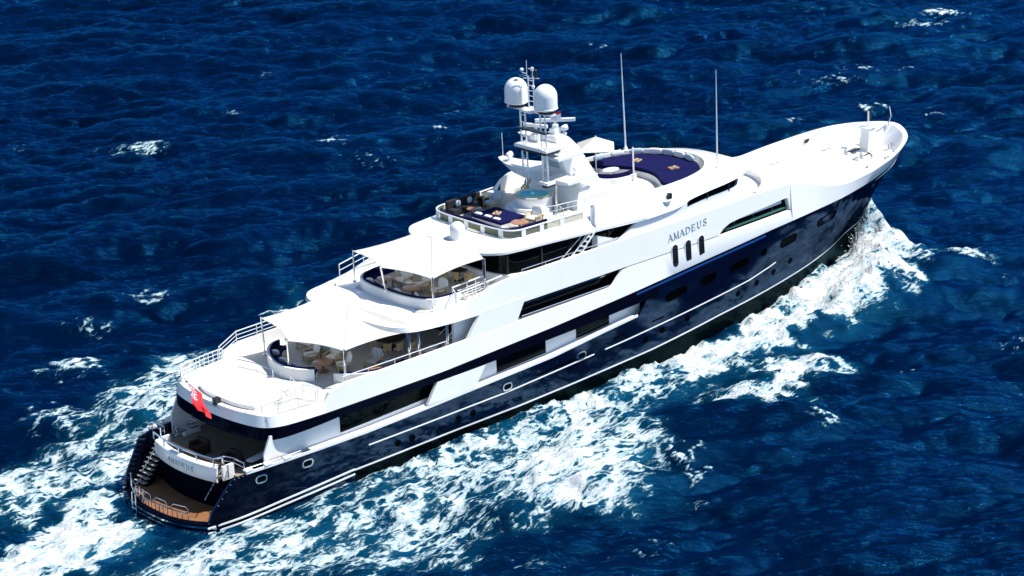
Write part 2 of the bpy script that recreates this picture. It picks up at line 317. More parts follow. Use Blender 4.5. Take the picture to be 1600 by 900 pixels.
# winding so that faces look up
quads = np.stack([idx[:-1, :-1], idx[1:, :-1], idx[1:, 1:], idx[:-1, 1:]], -1).reshape(-1, 4).astype(np.int32); nf = len(quads)
me.vertices.add(nv); me.vertices.foreach_set('co', co.ravel()); me.loops.add(nf*4); me.loops.foreach_set('vertex_index', quads.ravel())
me.polygons.add(nf); me.polygons.foreach_set('loop_start', np.arange(nf, dtype=np.int32)*4); me.polygons.foreach_set('loop_total', np.full(nf, 4, np.int32))
me.polygons.foreach_set('use_smooth', np.ones(nf, bool)); me.update(calc_edges=True); me.validate()
at = me.attributes.new('foam', 'FLOAT', 'POINT'); at.data.foreach_set('value', foam.ravel().astype(np.float32))
at = me.attributes.new('aerated', 'FLOAT', 'POINT'); at.data.foreach_set('value', aer.ravel().astype(np.float32))
sea = link('sea', me); tag(sea, 'deep blue choppy sea with white wake foam round the yacht', 'sea', kind='structure')
def sea_material():
    m = bpy.data.materials.new('sea_water'); m.use_nodes = True; t = m.node_tree; N = t.nodes.new; Lk = t.links.new
    b = t.nodes['Principled BSDF']; out = t.nodes['Material Output']
    def val(x): n = N('ShaderNodeValue'); n.outputs[0].default_value = x; return n.outputs[0]
    def math_(op, a, c=None, d=None, clamp=False):
        n = N('ShaderNodeMath'); n.operation = op; n.use_clamp = clamp
        for i, v in enumerate((a, c, d)):
            if v is None: continue
            if isinstance(v, (int, float)): n.inputs[i].default_value = v
            else: Lk(v, n.inputs[i])
        return n.outputs[0]
    def mr(v, a, c, lo=0.0, hi=1.0, typ='SMOOTHSTEP'):
        n = N('ShaderNodeMapRange'); n.interpolation_type = typ
        for i, q in enumerate((v, a, c, lo, hi)):
            if isinstance(q, (int, float)): n.inputs[i].default_value = q
            else: Lk(q, n.inputs[i])
        return n.outputs[0]
    tc = N('ShaderNodeTexCoord'); mp = N('ShaderNodeMapping'); mp.inputs['Scale'].default_value = (.50, 1.30, 1.0); Lk(tc.outputs['Object'], mp.inputs[0])
    def noise(sc, det, rough=.55, vec=mp.outputs[0], dist=0.0):
        n = N('ShaderNodeTexNoise'); n.inputs['Scale'].default_value = sc; n.inputs['Detail'].default_value = det; n.inputs['Roughness'].default_value = rough; n.inputs['Distortion'].default_value = dist; Lk(vec, n.inputs['Vector']); return n
    wrp = noise(.9, 3); va = N('ShaderNodeVectorMath'); va.operation = 'MULTIPLY_ADD'; va.inputs[1].default_value = (1.1, 1.1, .3); Lk(wrp.outputs['Color'], va.inputs[0]); Lk(mp.outputs[0], va.inputs[2])
    def vor(sc):
        v = N('ShaderNodeTexVoronoi'); v.feature = 'DISTANCE_TO_EDGE'; v.inputs['Scale'].default_value = sc; Lk(va.outputs[0], v.inputs['Vector']); return v.outputs['Distance']
    def ridged(sc, det, wid, vec):
        n = noise(sc, det, .55, vec, .35).outputs[0]; q = math_('ABSOLUTE', math_('SUBTRACT', math_('MULTIPLY', n, 2.0), 1.0)); return mr(q, 0.0, wid, 1, 0, 'LINEAR')
    r1 = ridged(.75, 2, .40, va.outputs[0]); r2 = ridged(2.1, 2, .40, va.outputs[0]); l1 = mr(vor(1.5), .0, .30, 1, 0)
    nf = mr(noise(4.2, 5, .7).outputs[0], .28, .72, 0, 1, 'LINEAR'); n1 = mr(noise(1.2, 8, .68, dist=.5).outputs[0], .28, .72, 0, 1, 'LINEAR')
    v = math_('ADD', math_('ADD', math_('MULTIPLY', r1, .24), math_('MULTIPLY', r2, .22)), math_('ADD', math_('MULTIPLY', nf, .26), math_('ADD', math_('MULTIPLY', l1, .12), math_('MULTIPLY', n1, .16))))
    at = N('ShaderNodeAttribute'); at.attribute_name = 'foam'; ar = N('ShaderNodeAttribute'); ar.attribute_name = 'aerated'
    v = math_('MULTIPLY_ADD', math_('SUBTRACT', v, .5), 1.75, .5)
    T = math_('SUBTRACT', 1.0, math_('MULTIPLY', at.outputs['Fac'], .84))
    mask = mr(v, math_('SUBTRACT', T, .09), math_('ADD', T, .16))
    hasf = mr(at.outputs['Fac'], .03, .12); mask = math_('MULTIPLY', mask, hasf)
    soft = mr(v, math_('SUBTRACT', T, .38), math_('ADD', T, .10)); soft = math_('MULTIPLY', math_('MULTIPLY', soft, hasf), math_('MULTIPLY_ADD', ar.outputs['Fac'], .7, .12))
    tealf = math_('MAXIMUM', math_('MULTIPLY', ar.outputs['Fac'], .42), soft, clamp=True)
    big = mr(noise(.035, 4).outputs[0], .35, .65, 0, 1, 'LINEAR')
    deep = N('ShaderNodeMix'); deep.data_type = 'RGBA'; deep.inputs[6].default_value = (.0, .0021, .0100, 1); deep.inputs[7].default_value = (.0, .0050, .0225, 1); Lk(big, deep.inputs[0])
    c1 = N('ShaderNodeMix'); c1.data_type = 'RGBA'; c1.inputs[7].default_value = (.006, .150, .250, 1); Lk(deep.outputs[2], c1.inputs[6]); Lk(tealf, c1.inputs[0])
    fo = N('ShaderNodeMix'); fo.data_type = 'RGBA'; fo.inputs[6].default_value = (.30, .52, .60, 1); fo.inputs[7].default_value = (.80, .83, .84, 1); Lk(mr(math_('SUBTRACT', v, T), .0, .55, 0, 1, 'LINEAR'), fo.inputs[0])
    c2 = N('ShaderNodeMix'); c2.data_type = 'RGBA'; Lk(c1.outputs[2], c2.inputs[6]); Lk(fo.outputs[2], c2.inputs[7]); Lk(mask, c2.inputs[0])
    Lk(c2.outputs[2], b.inputs['Base Color'])
    b.inputs['Roughness'].default_value = .9; b.inputs['Specular IOR Level'].default_value = 0.0
    gl = N('ShaderNodeBsdfGlossy'); gl.inputs['Color'].default_value = (.03, .40, 1.0, 1); gl.inputs['Roughness'].default_value = .10
    fr = N('ShaderNodeFresnel'); fr.inputs['IOR'].default_value = 1.30
    fac = math_('MULTIPLY', math_('MULTIPLY', fr.outputs[0], .82), math_('SUBTRACT', 1.0, mask))
    mxs = N('ShaderNodeMixShader'); Lk(fac, mxs.inputs[0]); Lk(b.outputs[0], mxs.inputs[1]); Lk(gl.outputs[0], mxs.inputs[2]); Lk(mxs.outputs[0], out.inputs['Surface'])
    ro = N('ShaderNodeMapping'); ro.vector_type = 'TEXTURE'; ro.inputs['Rotation'].default_value = (0, 0, YAW+R(8)); ro.inputs['Scale'].default_value = (.45, 1.7, 1); Lk(tc.outputs['Object'], ro.inputs[0])
    rp = noise(1.5, 6, .64, ro.outputs[0], .3); h = math_('ADD', math_('MULTIPLY', rp.outputs[0], .19), math_('MULTIPLY', math_('MULTIPLY', mask, n1), .35))
    bp = N('ShaderNodeBump'); bp.inputs['Strength'].default_value = 1.0; bp.inputs['Distance'].default_value = .9; Lk(h, bp.inputs['Height']); Lk(bp.outputs[0], b.inputs['Normal']); Lk(bp.outputs[0], gl.inputs['Normal']); Lk(bp.outputs[0], fr.inputs['Normal'])
    return m
me.materials.append(sea_material())

# ------------------------------------------------------------------ hull lines (x forward from the stern, y to port, z up)
WKC = crom([(1.0,4.35),(3,4.75),(6,5.03),(10,5.23),(15,5.38),(20,5.47),(30,5.62),(40,5.68),(48,5.58),(54,5.32),(58,5.0),(61,4.55),(63.5,3.9),(65.5,2.95),(66.8,1.95),(67.6,.95),(67.9,0)], 10)
def WK(x): return float(np.interp(x, WKC[:, 0], WKC[:, 1]))
zk = interp([(-2,5.22),(18,5.25),(27,5.58),(34,5.95),(41,6.4),(48,6.78),(56,7.05),(60,7.35),(64,7.78),(68,8.2)])
def SW(x, z): return WK(x) - 0.07*(z-5.25)
TOP = crom([(1.0,4.35),(3,4.75),(6,5.03),(10,5.23),(15,5.38),(20,5.47),(30,5.62),(40,5.68),(48,5.58),(54,5.32),(58,5.0),(61,4.55),(63.5,3.9),(65.5,2.95),(66.8,1.95),(67.6,.95),(67.9,0)], 12)
BOT = crom([(1.0,4.1),(3,4.55),(6,4.85),(10,5.05),(15,5.22),(20,5.3),(30,5.42),(38,5.3),(44,4.75),(50,3.75),(54,2.7),(57,1.6),(59.3,.62),(61,.27),(62,.12),(62.5,.05),(62.7,0)], 12)
capz = interp([(1.0,.52),(1.1,1.1),(2.55,3.02),(3.2,3.07),(3.4,3.1),(12,3.1),(18,3.28),(27,3.55),(31.6,3.95),(35.0,4.2),(35.01,4.2)])
ZB = -1.3
def top_z(x): return capz(x) if x < 35.0 else (4.2+(zk(36.2)-4.2)*(x-35.0)/1.2 if x < 36.2 else zk(x))
# extra columns so the step at the end of the side recess is crisp
ti = np.linspace(0, 1, len(TOP))
extra = [float(np.interp(x, TOP[:, 0], ti)) for x in (1.4, 2.0, 2.6, 3.2, 3.4, 35.0, 35.3, 35.6, 35.9, 36.2)]
us = np.array(sorted(set(list(ti)+extra)))
def col_pts(u, zs):
    xt, yt = np.interp(u, ti, TOP[:, 0]), np.interp(u, ti, TOP[:, 1]); xb, yb = np.interp(u, ti, BOT[:, 0]), np.interp(u, ti, BOT[:, 1])
    zfull = zk(xt); pexp = 1.0 if xt < 40 else min(1.5, 1+(xt-40)/30)
    out = []
    for z in zs:
        t = (z-ZB)/(zfull-ZB); g = max(t, 0)**pexp
        out.append((xb+(xt-xb)*t, yb+(yt-yb)*g, z))
    return out
def hull_y(x, z):
    lo, hi = 0.0, 1.0
    for _ in range(40):
        m = (lo+hi)/2
        if col_pts(m, [z])[0][0] < x: lo = m
        else: hi = m
    return col_pts(lo, [z])[0][1]
def stem_x(z): return col_pts(1.0, [z])[0][0]

yacht = thing('motor_yacht', 'large motor yacht with dark navy hull and white upper decks steaming through the blue sea', 'yacht')
NR = 16
def hull_grid():
    mb = MB(); rings = []
    for sgn in (-1, 1):
        for u in us:
            xt = np.interp(u, ti, TOP[:, 0]); zt = top_z(xt)
            pts = col_pts(u, list(np.linspace(ZB, zt, NR)))
            th = .16 if xt < 36.5 else .01; inner = [(pts[-1][0], max(pts[-1][1]-th, 0), zt), (pts[-1][0], max(pts[-1][1]-th, 0), max(zt-(1.0 if th > .1 else .05), 0.3))]
            rings.append([(p[0], sgn*p[1], p[2]) for p in pts+inner])
        mb.loft(rings, closed=False); rings = []
    # fin that ends the side recess is part of the same plating
    return mb
hull = hull_grid().build('hull', NAVY, yacht, smooth=True)

def strip(name, pts_fn, xs, z0, z1, out, m, both=True, parent=None):
    """a moulding running along the hull: x stations, heights z0(x)..z1(x), standing 'out' proud"""
    for sg in ((-1, 1) if both else (-1,)):
        rings = []
        for x in xs:
            a, b = z0(x), z1(x); ya, yb = pts_fn(x, a), pts_fn(x, b)
            rings.append([(x, sg*(ya-0.02), a), (x, sg*(ya+out), a), (x, sg*(yb+out), b), (x, sg*(yb-0.02), b)])
        o = MB().loft(rings, True, True, True).build(name, m, parent or yacht)
    return o
boot = interp([(1,.36),(3,.5),(6,.74),(10.8,1.03),(18,1.14),(24,1.15),(29,1.26),(36,1.47),(43,1.9),(50,2.1),(56,2.28),(61,2.38),(64,2.55)])
bx = list(np.arange(10.9, 60, 0.6))+list(np.arange(60, stem_x(2.5)-0.05, 0.25))
strip('boot_stripe', hull_y, bx, lambda x: boot(x)-.05, lambda x: boot(x)+.05, .012, WHITE)
strip('bottom_band', hull_y, [x for x in bx if x < stem_x(0.4)-.2], lambda x: -1.0, lambda x: boot(x)-.10, .004, BLACKB)
sx_ = list(np.arange(0.9, 11.0, 0.5))
strip('stern_stripe', hull_y, sx_, lambda x: boot(x)-.31+.0, lambda x: boot(x)-.22, .05, WHITE)
strip('stern_stripe', hull_y, sx_, lambda x: boot(x)-.0, lambda x: boot(x)+.09, .06, WHITE)
rub = interp([(12,2.3),(23,2.38),(33.5,2.84),(46,3.57),(48.6,3.95),(49.2,4.1)])
strip('rubbing_strake', hull_y, list(np.arange(12.0, 30.6, 0.6)), lambda x: rub(x)-.03, lambda x: rub(x)+.03, .05, WHITE)
strip('rubbing_strake', hull_y, list(np.arange(31.6, 49.3, 0.6)), lambda x: rub(x)-.03, lambda x: rub(x)+.03, .05, WHITE)
strip('blue_reveal', lambda x, z: WK(x), list(np.arange(34.5, 47.5, 0.8)), lambda x: zk(x)-.30, lambda x: zk(x)-.16, .02, mat('mid_blue_paint', (0.01, 0.05, 0.19), 0.15, coat=1))
strip('cap_rail', hull_y, list(np.arange(3.4, 35.0, 0.6)), lambda x: capz(x)+.0, lambda x: capz(x)+.16, .05, WHITE)

# portholes and hull windows, each its own piece
def rrect(L, H, rad, n=5):
    pts = []
    for cx, cy, a0 in ((L/2-rad, H/2-rad, 0), (-L/2+rad, H/2-rad, 90), (-L/2+rad, -H/2+rad, 180), (L/2-rad, -H/2+rad, 270)):
        for k in range(n+1):
            a = R(a0+90*k/n); pts.append((cx+rad*math.cos(a), cy+rad*math.sin(a)))
    return pts
def hull_panel(name, x, z, L, H, rad, m, rim=None, rimw=.06, tilt=0.0, fn=None, depth=0.035, sides=(-1, 1), parent=None):
    fn = fn or hull_y; o = None
    for sg in sides:
        def P(a, b, off): 
            xx, zz = x+a*math.cos(tilt)-b*math.sin(tilt), z+a*math.sin(tilt)+b*math.cos(tilt); return (xx, sg*(fn(xx, zz)+off), zz)
        sh = rrect(L, H, rad)
        mb = MB(); mb.loft([[P(a, b, -.03) for a, b in sh], [P(a, b, .006) for a, b in sh]], True, True, True)
        o = mb.build(name, m, parent or yacht)
        if rim:
            so_ = rrect(L+2*rimw, H+2*rimw, rad+rimw)
            mb = MB(); mb.loft([[P(a, b, -.03) for a, b in so_], [P(a, b, depth) for a, b in so_], [P(a, b, depth) for a, b in sh], [P(a, b, -.03) for a, b in sh]], True)
            mb.build('rim', rim, o)
    return o
GLASSH = gloss_paint('hull_glass', (.0008, .001, .001), (.4, .55, .6), .12, .1)
for (x, z, L) in ((38.3,4.78,2.0),(41.5,4.95,1.45),(44.7,5.08,1.9),(50.2,5.36,1.75),(54.8,5.75,2.2)):
    hull_panel('hull_window', x, z, L, .55, .27, GLASSH, NAVY, .07, math.atan(.075))
for (x, z) in ((47.4,5.3),): hull_panel('porthole', x, z, .5, .5, .249, GLASSH, NAVY, .06)
for (x, z) in ((37.0,2.55),(39.5,2.66),(44.9,2.9),(47.0,3.08),(49.0,3.3),(51.0,3.56),(35.4,2.35),(14.2,1.72),(15.3,1.72),(19.0,1.8),(20.2,1.82)):
    hull_panel('porthole', x, z, .36, .36, .179, GLASSH, NAVY, .05)
for (x, z) in ((4.35,2.55),(7.54,2.55),(23.03,2.75),(29.46,2.98)):
    f = hull_panel('mooring_port', x, z, .62, .34, .169, BLACKB, STEEL, .09, depth=.07)
for (x, z, L) in ((26.5,2.78,1.9),(28.1,2.84,1.5),(32.9,3.3,1.1),(36.6,3.45,1.2)):
    hull_panel('hull_vent', x, z, L, .12, .05, GLASSH, None, tilt=math.atan(.05))
hull_panel('anchor_pocket', 61.2, 6.6, .9, .5, .2, STEEL, BLACKB, .05)

# ------------------------------------------------------------------ swim platform and transom
def plat_ring(z, g=0.0):
    pts = []
    for y in np.linspace(-4.35, 4.35, 29):
        x = -0.05+1.45*(abs(y)/4.35)**2.6; pts.append((x-g*(1-.6*abs(y)/4.35), y*(1+g*.02), z))
    return pts + [(3.4, 4.35, z), (3.4, -4.35, z)]
pl = MB().loft([plat_ring(-1.2), plat_ring(.42), plat_ring(.5, -.05)], True, True, True).build('swim_platform', NAVY, yacht)
inner = [(x+.32, y*.93, .505) for x, y, z in plat_ring(.5)[:-2]]+[(3.2, 4.0, .505), (3.2, -4.0, .505)]
MB().prism(inner, (0, 0, .02)).build('teak_planking', TEAKW, pl)
def plat_strip(z0, z1, out):
    r0 = [[(p[0]-out, p[1]*1.012, z0) for p in plat_ring(z0)[:-2]], [(p[0]-out, p[1]*1.012, z1) for p in plat_ring(z1)[:-2]], [(p[0]+.03, p[1]*.99, z1) for p in plat_ring(z1)[:-2]], [(p[0]+.03, p[1]*.99, z0) for p in plat_ring(z0)[:-2]]]
    return MB().loft(r0+[r0[0]], False)
plat_strip(.30, .41, .06).build('edge_trim', STEEL, pl); plat_strip(.02, .13, .05).build('edge_trim', STEEL, pl)
# transom block: curved in plan, leaning forward towards its top
def tr_ring(z, lean, hw, grow=0.0):
    return [(2.75+lean-.45*(1-(y/hw)**2)-grow, y, z) for y in np.linspace(-hw, hw, 19)]+[(3.3, hw, z), (3.3, -hw, z)]
MB().loft([tr_ring(.5, .25, 2.95), tr_ring(2.3, -.05, 2.95)], True, True, True).build('transom', NAVY, yacht, smooth=True)
def tp_ring(z, lean, hw, grow=0.0):
    a = tr_ring(z, lean, hw, grow)[:-2]; return a+[(x+.26, y*.94, z) for x, y, z in reversed(a)]
tp = MB().loft([tp_ring(2.3, .0, 3.0, .12), tp_ring(2.5, -.04, 3.02, .16), tp_ring(3.2, .04, 3.02, .16), tp_ring(3.27, .08, 2.98, .12)], True, True, True).build('transom_panel', WHITE, yacht, smooth=True)
for sg in (1, -1): MB().prism([(2.95, sg*3.0, 2.35), (3.75, sg*3.0, 2.35), (3.75, sg*3.0, 3.24), (2.95, sg*3.0, 3.24)], (0, sg*.16, 0)).build('return_panel', WHITE, tp, bevel=.02)
# stairs both sides of the transom block
for sg in (1, -1):
    st = MB()
    for k in range(9):
        z = .5+(k+1)*.222; x0 = (1.7 if sg > 0 else 2.35)+k*.2
        st.prism([(x0, sg*3.03, z-.24), (x0, sg*4.15, z-.24), (x0+.5, sg*4.15, z-.24), (x0+.5, sg*3.03, z-.24)], (0, 0, .19))
    so_ = st.build('stairs', NAVY, yacht)
    tr = MB()
    for k in range(9):
        z = .5+(k+1)*.222; x0 = (1.7 if sg > 0 else 2.35)+k*.2
        tr.box(x0-.05, x0+.34, *sorted((sg*3.08, sg*4.12)), z-.048, z-.008)
    tr.build('treads', mat('stair_tread_teak', (0.33, 0.30, 0.25), 0.6, noise=.1), so_)
    MB().tube([(1.6, sg*3.06, 1.6), (2.3, sg*3.06, 2.35), (3.0, sg*3.06, 3.2)], .025).build('handrail', STEEL, so_)
    lg = MB()
    for k in range(7): 
        x = 1.55+k*.27; lg.lathe([(.0, -.03), (.035, -.03), (.035, .03), (.0, .03)], (x, sg*(WK(x)-.02), capz(x)+.02), 8)
    lg.build('courtesy_lights', STEEL, so_)

# strokes of serif capital letters in a 0..1 box: ((x0,y0),(x1,y1),width)
GLY = {
 'A': [((.02,0),(.46,1),.07),((.46,1),(.92,0),.17),((.2,.36),(.72,.36),.07),((-.06,.02),(.16,.02),.06),((.72,.02),(1.06,.02),.06)],
 'M': [((.08,0),(.08,1),.07),((.08,1),(.5,.08),.15),((.5,.08),(.92,1),.07),((.92,0),(.92,1),.16),((-.06,.02),(.22,.02),.06),((.76,.02),(1.08,.02),.06),((-.04,.98),(.16,.98),.06)],
 'D': [((.12,0),(.12,1),.16),((.12,.97),(.5,.95),.07),((.5,.95),(.8,.74),.1),((.8,.74),(.88,.5),.16),((.88,.5),(.8,.26),.16),((.8,.26),(.5,.05),.1),((.5,.05),(.0,.03),.07),((.0,.97),(.2,.97),.06)],
 'E': [((.14,0),(.14,1),.16),((.0,.97),(.76,.97),.07),((.14,.52),(.6,.52),.07),((.0,.03),(.8,.03),.07),((.76,.97),(.76,.8),.06),((.8,.03),(.8,.22),.06),((.6,.42),(.6,.62),.06)],
 'U': [((.12,1),(.12,.3),.16),((.12,.3),(.3,.06),.13),((.3,.06),(.6,.05),.09),((.6,.05),(.8,.28),.08),((.8,.28),(.8,1),.07),((-.04,.98),(.3,.98),.06),((.66,.98),(.96,.98),.06)],
 'S': [((.74,.82),(.56,.97),.07),((.56,.97),(.3,.95),.09),((.3,.95),(.16,.76),.13),((.16,.76),(.3,.58),.14),((.3,.58),(.62,.42),.15),((.62,.42),(.76,.24),.14),((.76,.24),(.6,.04),.11),((.6,.04),(.3,.03),.08),((.3,.03),(.1,.22),.07),((.74,.98),(.74,.74),.05),((.1,.02),(.1,.3),.05)],
}
def lettering(text, mapfn, h, wfac=.95, gap=.28):
    """mapfn(a, b, off) gives a point on the surface, a along the text, b up; returns a mesh of raised strokes"""
    mb = MB(); a = 0.0
    for ch in text:
        if ch != ' ':
            for (p, q, w) in GLY[ch]:
                p = np.array(p)*[h*wfac, h]; q = np.array(q)*[h*wfac, h]; w = w*h; t = (q-p)/max(np.linalg.norm(q-p), 1e-6); n = np.array([-t[1], t[0]])*w/2; e = t*w*.25
                cs = [p-n-e, q-n+e, q+n+e, p+n-e]
                mb.loft([[mapfn(a+c[0], c[1], -.01) for c in cs], [mapfn(a+c[0], c[1], .02) for c in cs]], True, True, True)
        a += h*(wfac+gap)
    return mb, a
mbl, L = lettering('AMADEUS', lambda a, b, o: (0, 0, 0), .3)
def tmap(a, b, off):
    y = 1.15-a; z = 2.62+b; x = 2.75-.45*(1-(y/3.02)**2)-.16-.0; return (x-.02-off+.02*(z-2.6), y, z)
lettering('AMADEUS', tmap, .30)[0].build('name_lettering', SILVER, tp)
# rails of the swim platform: five steel hoops and a ladder
def hoop(mb, p, q, h, r=.022):
    p, q = Vector(p), Vector(q); u = (q-p)*.12
    mb.tube([p, p+Vector((0,0,h*.85)), p+u+Vector((0,0,h)), q-u+Vector((0,0,h)), q+Vector((0,0,h*.85)), q], r, 6)
def pf(y): return -0.05+1.45*(abs(y)/4.35)**2.6+.28
for (ya, yb) in ((4.1,3.35),(3.0,2.1),(1.2,.3),(-.1,-1.2),(-1.6,-2.7)):
    mb = MB(); hoop(mb, (pf(ya), ya, .52), (pf(yb), yb, .52), .85); m_ = (ya+yb)/2; mb.tube([(pf(ya), ya, .95), (pf(yb), yb, .95)], .018, 6)
    for k in (.33, .66): yy = ya+(yb-ya)*k; mb.tube([(pf(yy), yy, .52), (pf(yy), yy, .95)], .03, 6)
    mb.build('guard_rail', STEEL, pl)
mb = MB()
for y in (1.75, 1.3): mb.tube([(pf(y)+.1, y, .5), (pf(y)+.1, y, 1.35), (pf(y)-.15, y, 1.45), (pf(y)-.45, y, 1.2), (pf(y)-.5, y, -.5)], .03, 6)
for z in (-.1, .3, .7): mb.tube([(pf(1.5)-.5, 1.75, z), (pf(1.5)-.5, 1.3, z)], .025, 6)
mb.build('boarding_ladder', STEEL, pl)
for sg in (1, -1):
    MB().tube([(pf(4)+.15, sg*3.75, .55), (pf(4)+.5, sg*3.75, .75), (pf(4)+.9, sg*3.75, .55)], .07, 8).build('cleat', STEEL, pl)

# ------------------------------------------------------------------ decks
def deck_poly(x0, x1, hw, z, t, xs=None, aft_round=0.0):
    xs = xs if xs is not None else np.arange(x0, x1+.01, 1.0)
    s = [(x, -hw(x), z-t) for x in xs]; p = [(x, hw(x), z-t) for x in reversed(xs)]
    return MB().prism(s+p, (0, 0, t))
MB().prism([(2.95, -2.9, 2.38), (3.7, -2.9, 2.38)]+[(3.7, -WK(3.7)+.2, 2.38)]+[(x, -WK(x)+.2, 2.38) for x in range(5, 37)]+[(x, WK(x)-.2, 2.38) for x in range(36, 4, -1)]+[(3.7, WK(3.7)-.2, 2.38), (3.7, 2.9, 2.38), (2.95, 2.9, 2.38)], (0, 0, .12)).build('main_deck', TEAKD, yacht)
# upper deck: plan with a gently curved aft edge and rounded corners
def plan_upper(g=0.0):
    """starboard half outline from the aft centreline forward to x=9, shrunk by g"""
    c = [(4.55,0),(4.58,1.2),(4.7,2.4),(4.92,3.5),(5.25,4.25),(5.85,4.72),(6.9,4.98),(9.0,WK(9.0))]
    return [(x+g*max(0, 1-i/6), max(y-g*min(1, i/4), 0)) for i, (x, y) in enumerate(c)]
UA = crom(plan_upper(), 6)
def sweep_solid(name, st, m, smooth=True, bevel=0.0, closed=False):
    """st: list of quads (outer-bottom, outer-top, inner-top, inner-bottom) on the starboard side from aft centreline forward; mirrored to port"""
    full = [[(x, y, z) for (x, y, z) in q] for q in reversed(st)]
    port = [[(x, -y, z) for (x, y, z) in q] for q in st]
    rings = full + (port[1:] if abs(st[0][0][1]) < 1e-6 else port)
    mb = MB()
    if abs(st[0][0][1]) < 1e-6: mb.loft(rings, True, True, True)
    else:
        mb.loft(full, True, True, True); mb.loft(port, True, True, True)
    return mb.build(name, m, yacht, smooth=smooth)
# navy underside strip that wraps round the aft overhang and runs forward into the hull
st = []
for (x, y) in list(UA)+[(x, WK(x)) for x in np.arange(10, 36.6, 1.0)]+[(36.6, WK(36.6))]:
    zb_ = float(np.interp(x, [4.5, 8, 10, 20, 29, 35, 36.6], [4.42, 4.6, 4.74, 4.72, 4.9, 5.1, 5.15])); zt_ = zk(x)
    st.append([(x, -y, zb_), (x, -y, zt_), (x+(.5 if y < 4 else .0), -max(y-.6, 0) if y > 4 else -y*.9, zt_), (x+(.5 if y < 4 else 0), -max(y-.6, 0) if y > 4 else -y*.9, zb_)])
sweep_solid('side_strip', st, NAVY)
# white topsides: bulwark of the upper deck, side of the house, bow bulwark
topA = interp([(4.4,5.86),(8.4,5.88),(9.2,6.3),(10.4,6.62),(20,6.66),(32.3,6.78),(32.5,6.85),(33.5,7.72),(42,7.62),(50.2,7.6),(50.3,7.6),(50.35,9.42),(51.4,9.22),(52.8,8.8),(54.2,8.38),(55.6,8.08),(57,7.98),(59.5,8.14),(62.5,8.42),(65.5,8.78),(68.6,9.0)])
BWK = crom([(50.3,5.42),(54,5.42),(57,5.2),(59.5,5.05),(61,4.83),(62.5,4.56),(64,4.12),(65.5,3.5),(66.8,2.65),(67.8,1.6),(68.4,.7),(68.6,0)], 8)
st = []
for (x, y) in list(UA):
    g = .16; st.append([(x, -y, zk(x)), (x+(g if y < 4.4 else g*.4), -(y-g*min(1, y/3)), 5.86), (x+(.45 if y < 4.4 else .2), -max(y-.34*min(1, y/3), 0), 5.86), (x+(.45 if y < 4.4 else .2), -max(y-.34*min(1, y/3), 0), 5.5)])
for x in list(np.arange(9.4, 32.2, .6))+[32.4]+list(np.arange(32.6, 33.6, .2))+list(np.arange(34, 50.2, .8))+[50.272]:
    zt = topA(x); st.append([(x, -WK(x), zk(x)), (x, -SW(x, zt), zt), (x, -SW(x, zt)+.22, zt), (x, -WK(x)+.34, 5.5)])
topsides = sweep_solid('topsides', st, WHITE)
foredeck = interp([(50,6.9),(57,6.9),(62,7.25),(66,7.6),(68.6,7.8)])
def WB(x): return float(np.interp(x, BWK[:, 0], BWK[:, 1]))
# bow bulwark, built on matched points of the knuckle and the flared rail
KN = []
tb = np.linspace(0, 1, len(BWK)); xk0 = 50.27
kpts = np.array([p for p in WKC if p[0] > xk0]); kpts = np.vstack([[xk0, WK(xk0)], kpts])
def arc(P): 
    d = np.r_[0, np.cumsum(np.hypot(*np.diff(P, axis=0).T))]; return d/d[-1]
ka, ba = arc(kpts), arc(BWK); st = []
for s in list(np.linspace(0, .62, 26))+list(np.linspace(.64, 1, 34)):
    kx, ky = np.interp(s, ka, kpts[:, 0]), np.interp(s, ka, kpts[:, 1]); bx_, by_ = np.interp(s, ba, BWK[:, 0]), np.interp(s, ba, BWK[:, 1])
    zt = topA(bx_) if s > 0 else topA(50.36)
    fb = max(0, 1-s/.45)**1.6; by_ = by_*(1-fb)+(SW(bx_, 7.8)-.1)*fb
    ix = bx_ if by_ > 3.9 else bx_-.46*(1-by_/3.9); iy = max(by_-.34, 0) if by_ > .5 else by_*.2
    jx = bx_ if by_ > 3.9 else bx_-1.75*(1-by_/3.9); jy = max(min(by_-.62, WK(bx_)-.32), 0) if by_ > .7 else by_*.1
    st.append([(kx, -ky, zk(kx)), (bx_, -by_, zt), (ix, -iy, zt-.02), (jx, -jy, foredeck(bx_)-.1)])
bow_bulwark = sweep_solid('bow_bulwark', list(reversed(st)), WHITE)
# foredeck
xs = list(np.arange(48.5, 66.9, .4))
mb = MB(); rings = []
for x in xs:
    w = max(min(WB(max(x, 50.3))-.5, WK(x)-.22), .12); z = foredeck(x); rings.append([(x, -w, z), (x, w, z), (x, w, z-.1), (x, -w, z-.1)])
mb.loft(rings, True, True, True).build('foredeck', mat('pale_foredeck_teak', (0.66, 0.63, 0.58), .6, noise=.03), yacht)

# upper deck floor
pts = [(x, -y) for x, y in reversed(UA)]; 
xs = list(np.arange(9.5, 35, 1.0)); mb = MB()
mb.prism([(x+.1, -max(y-.25, 0), 5.42) for x, y in UA]+[(x, -WK(x)+.3, 5.42) for x in xs]+[(x, WK(x)-.3, 5.42) for x in reversed(xs)]+[(x+.1, max(y-.25, 0), 5.42) for x, y in reversed(UA[1:])], (0, 0, .28))
mb.build('upper_deck', TEAK, yacht)

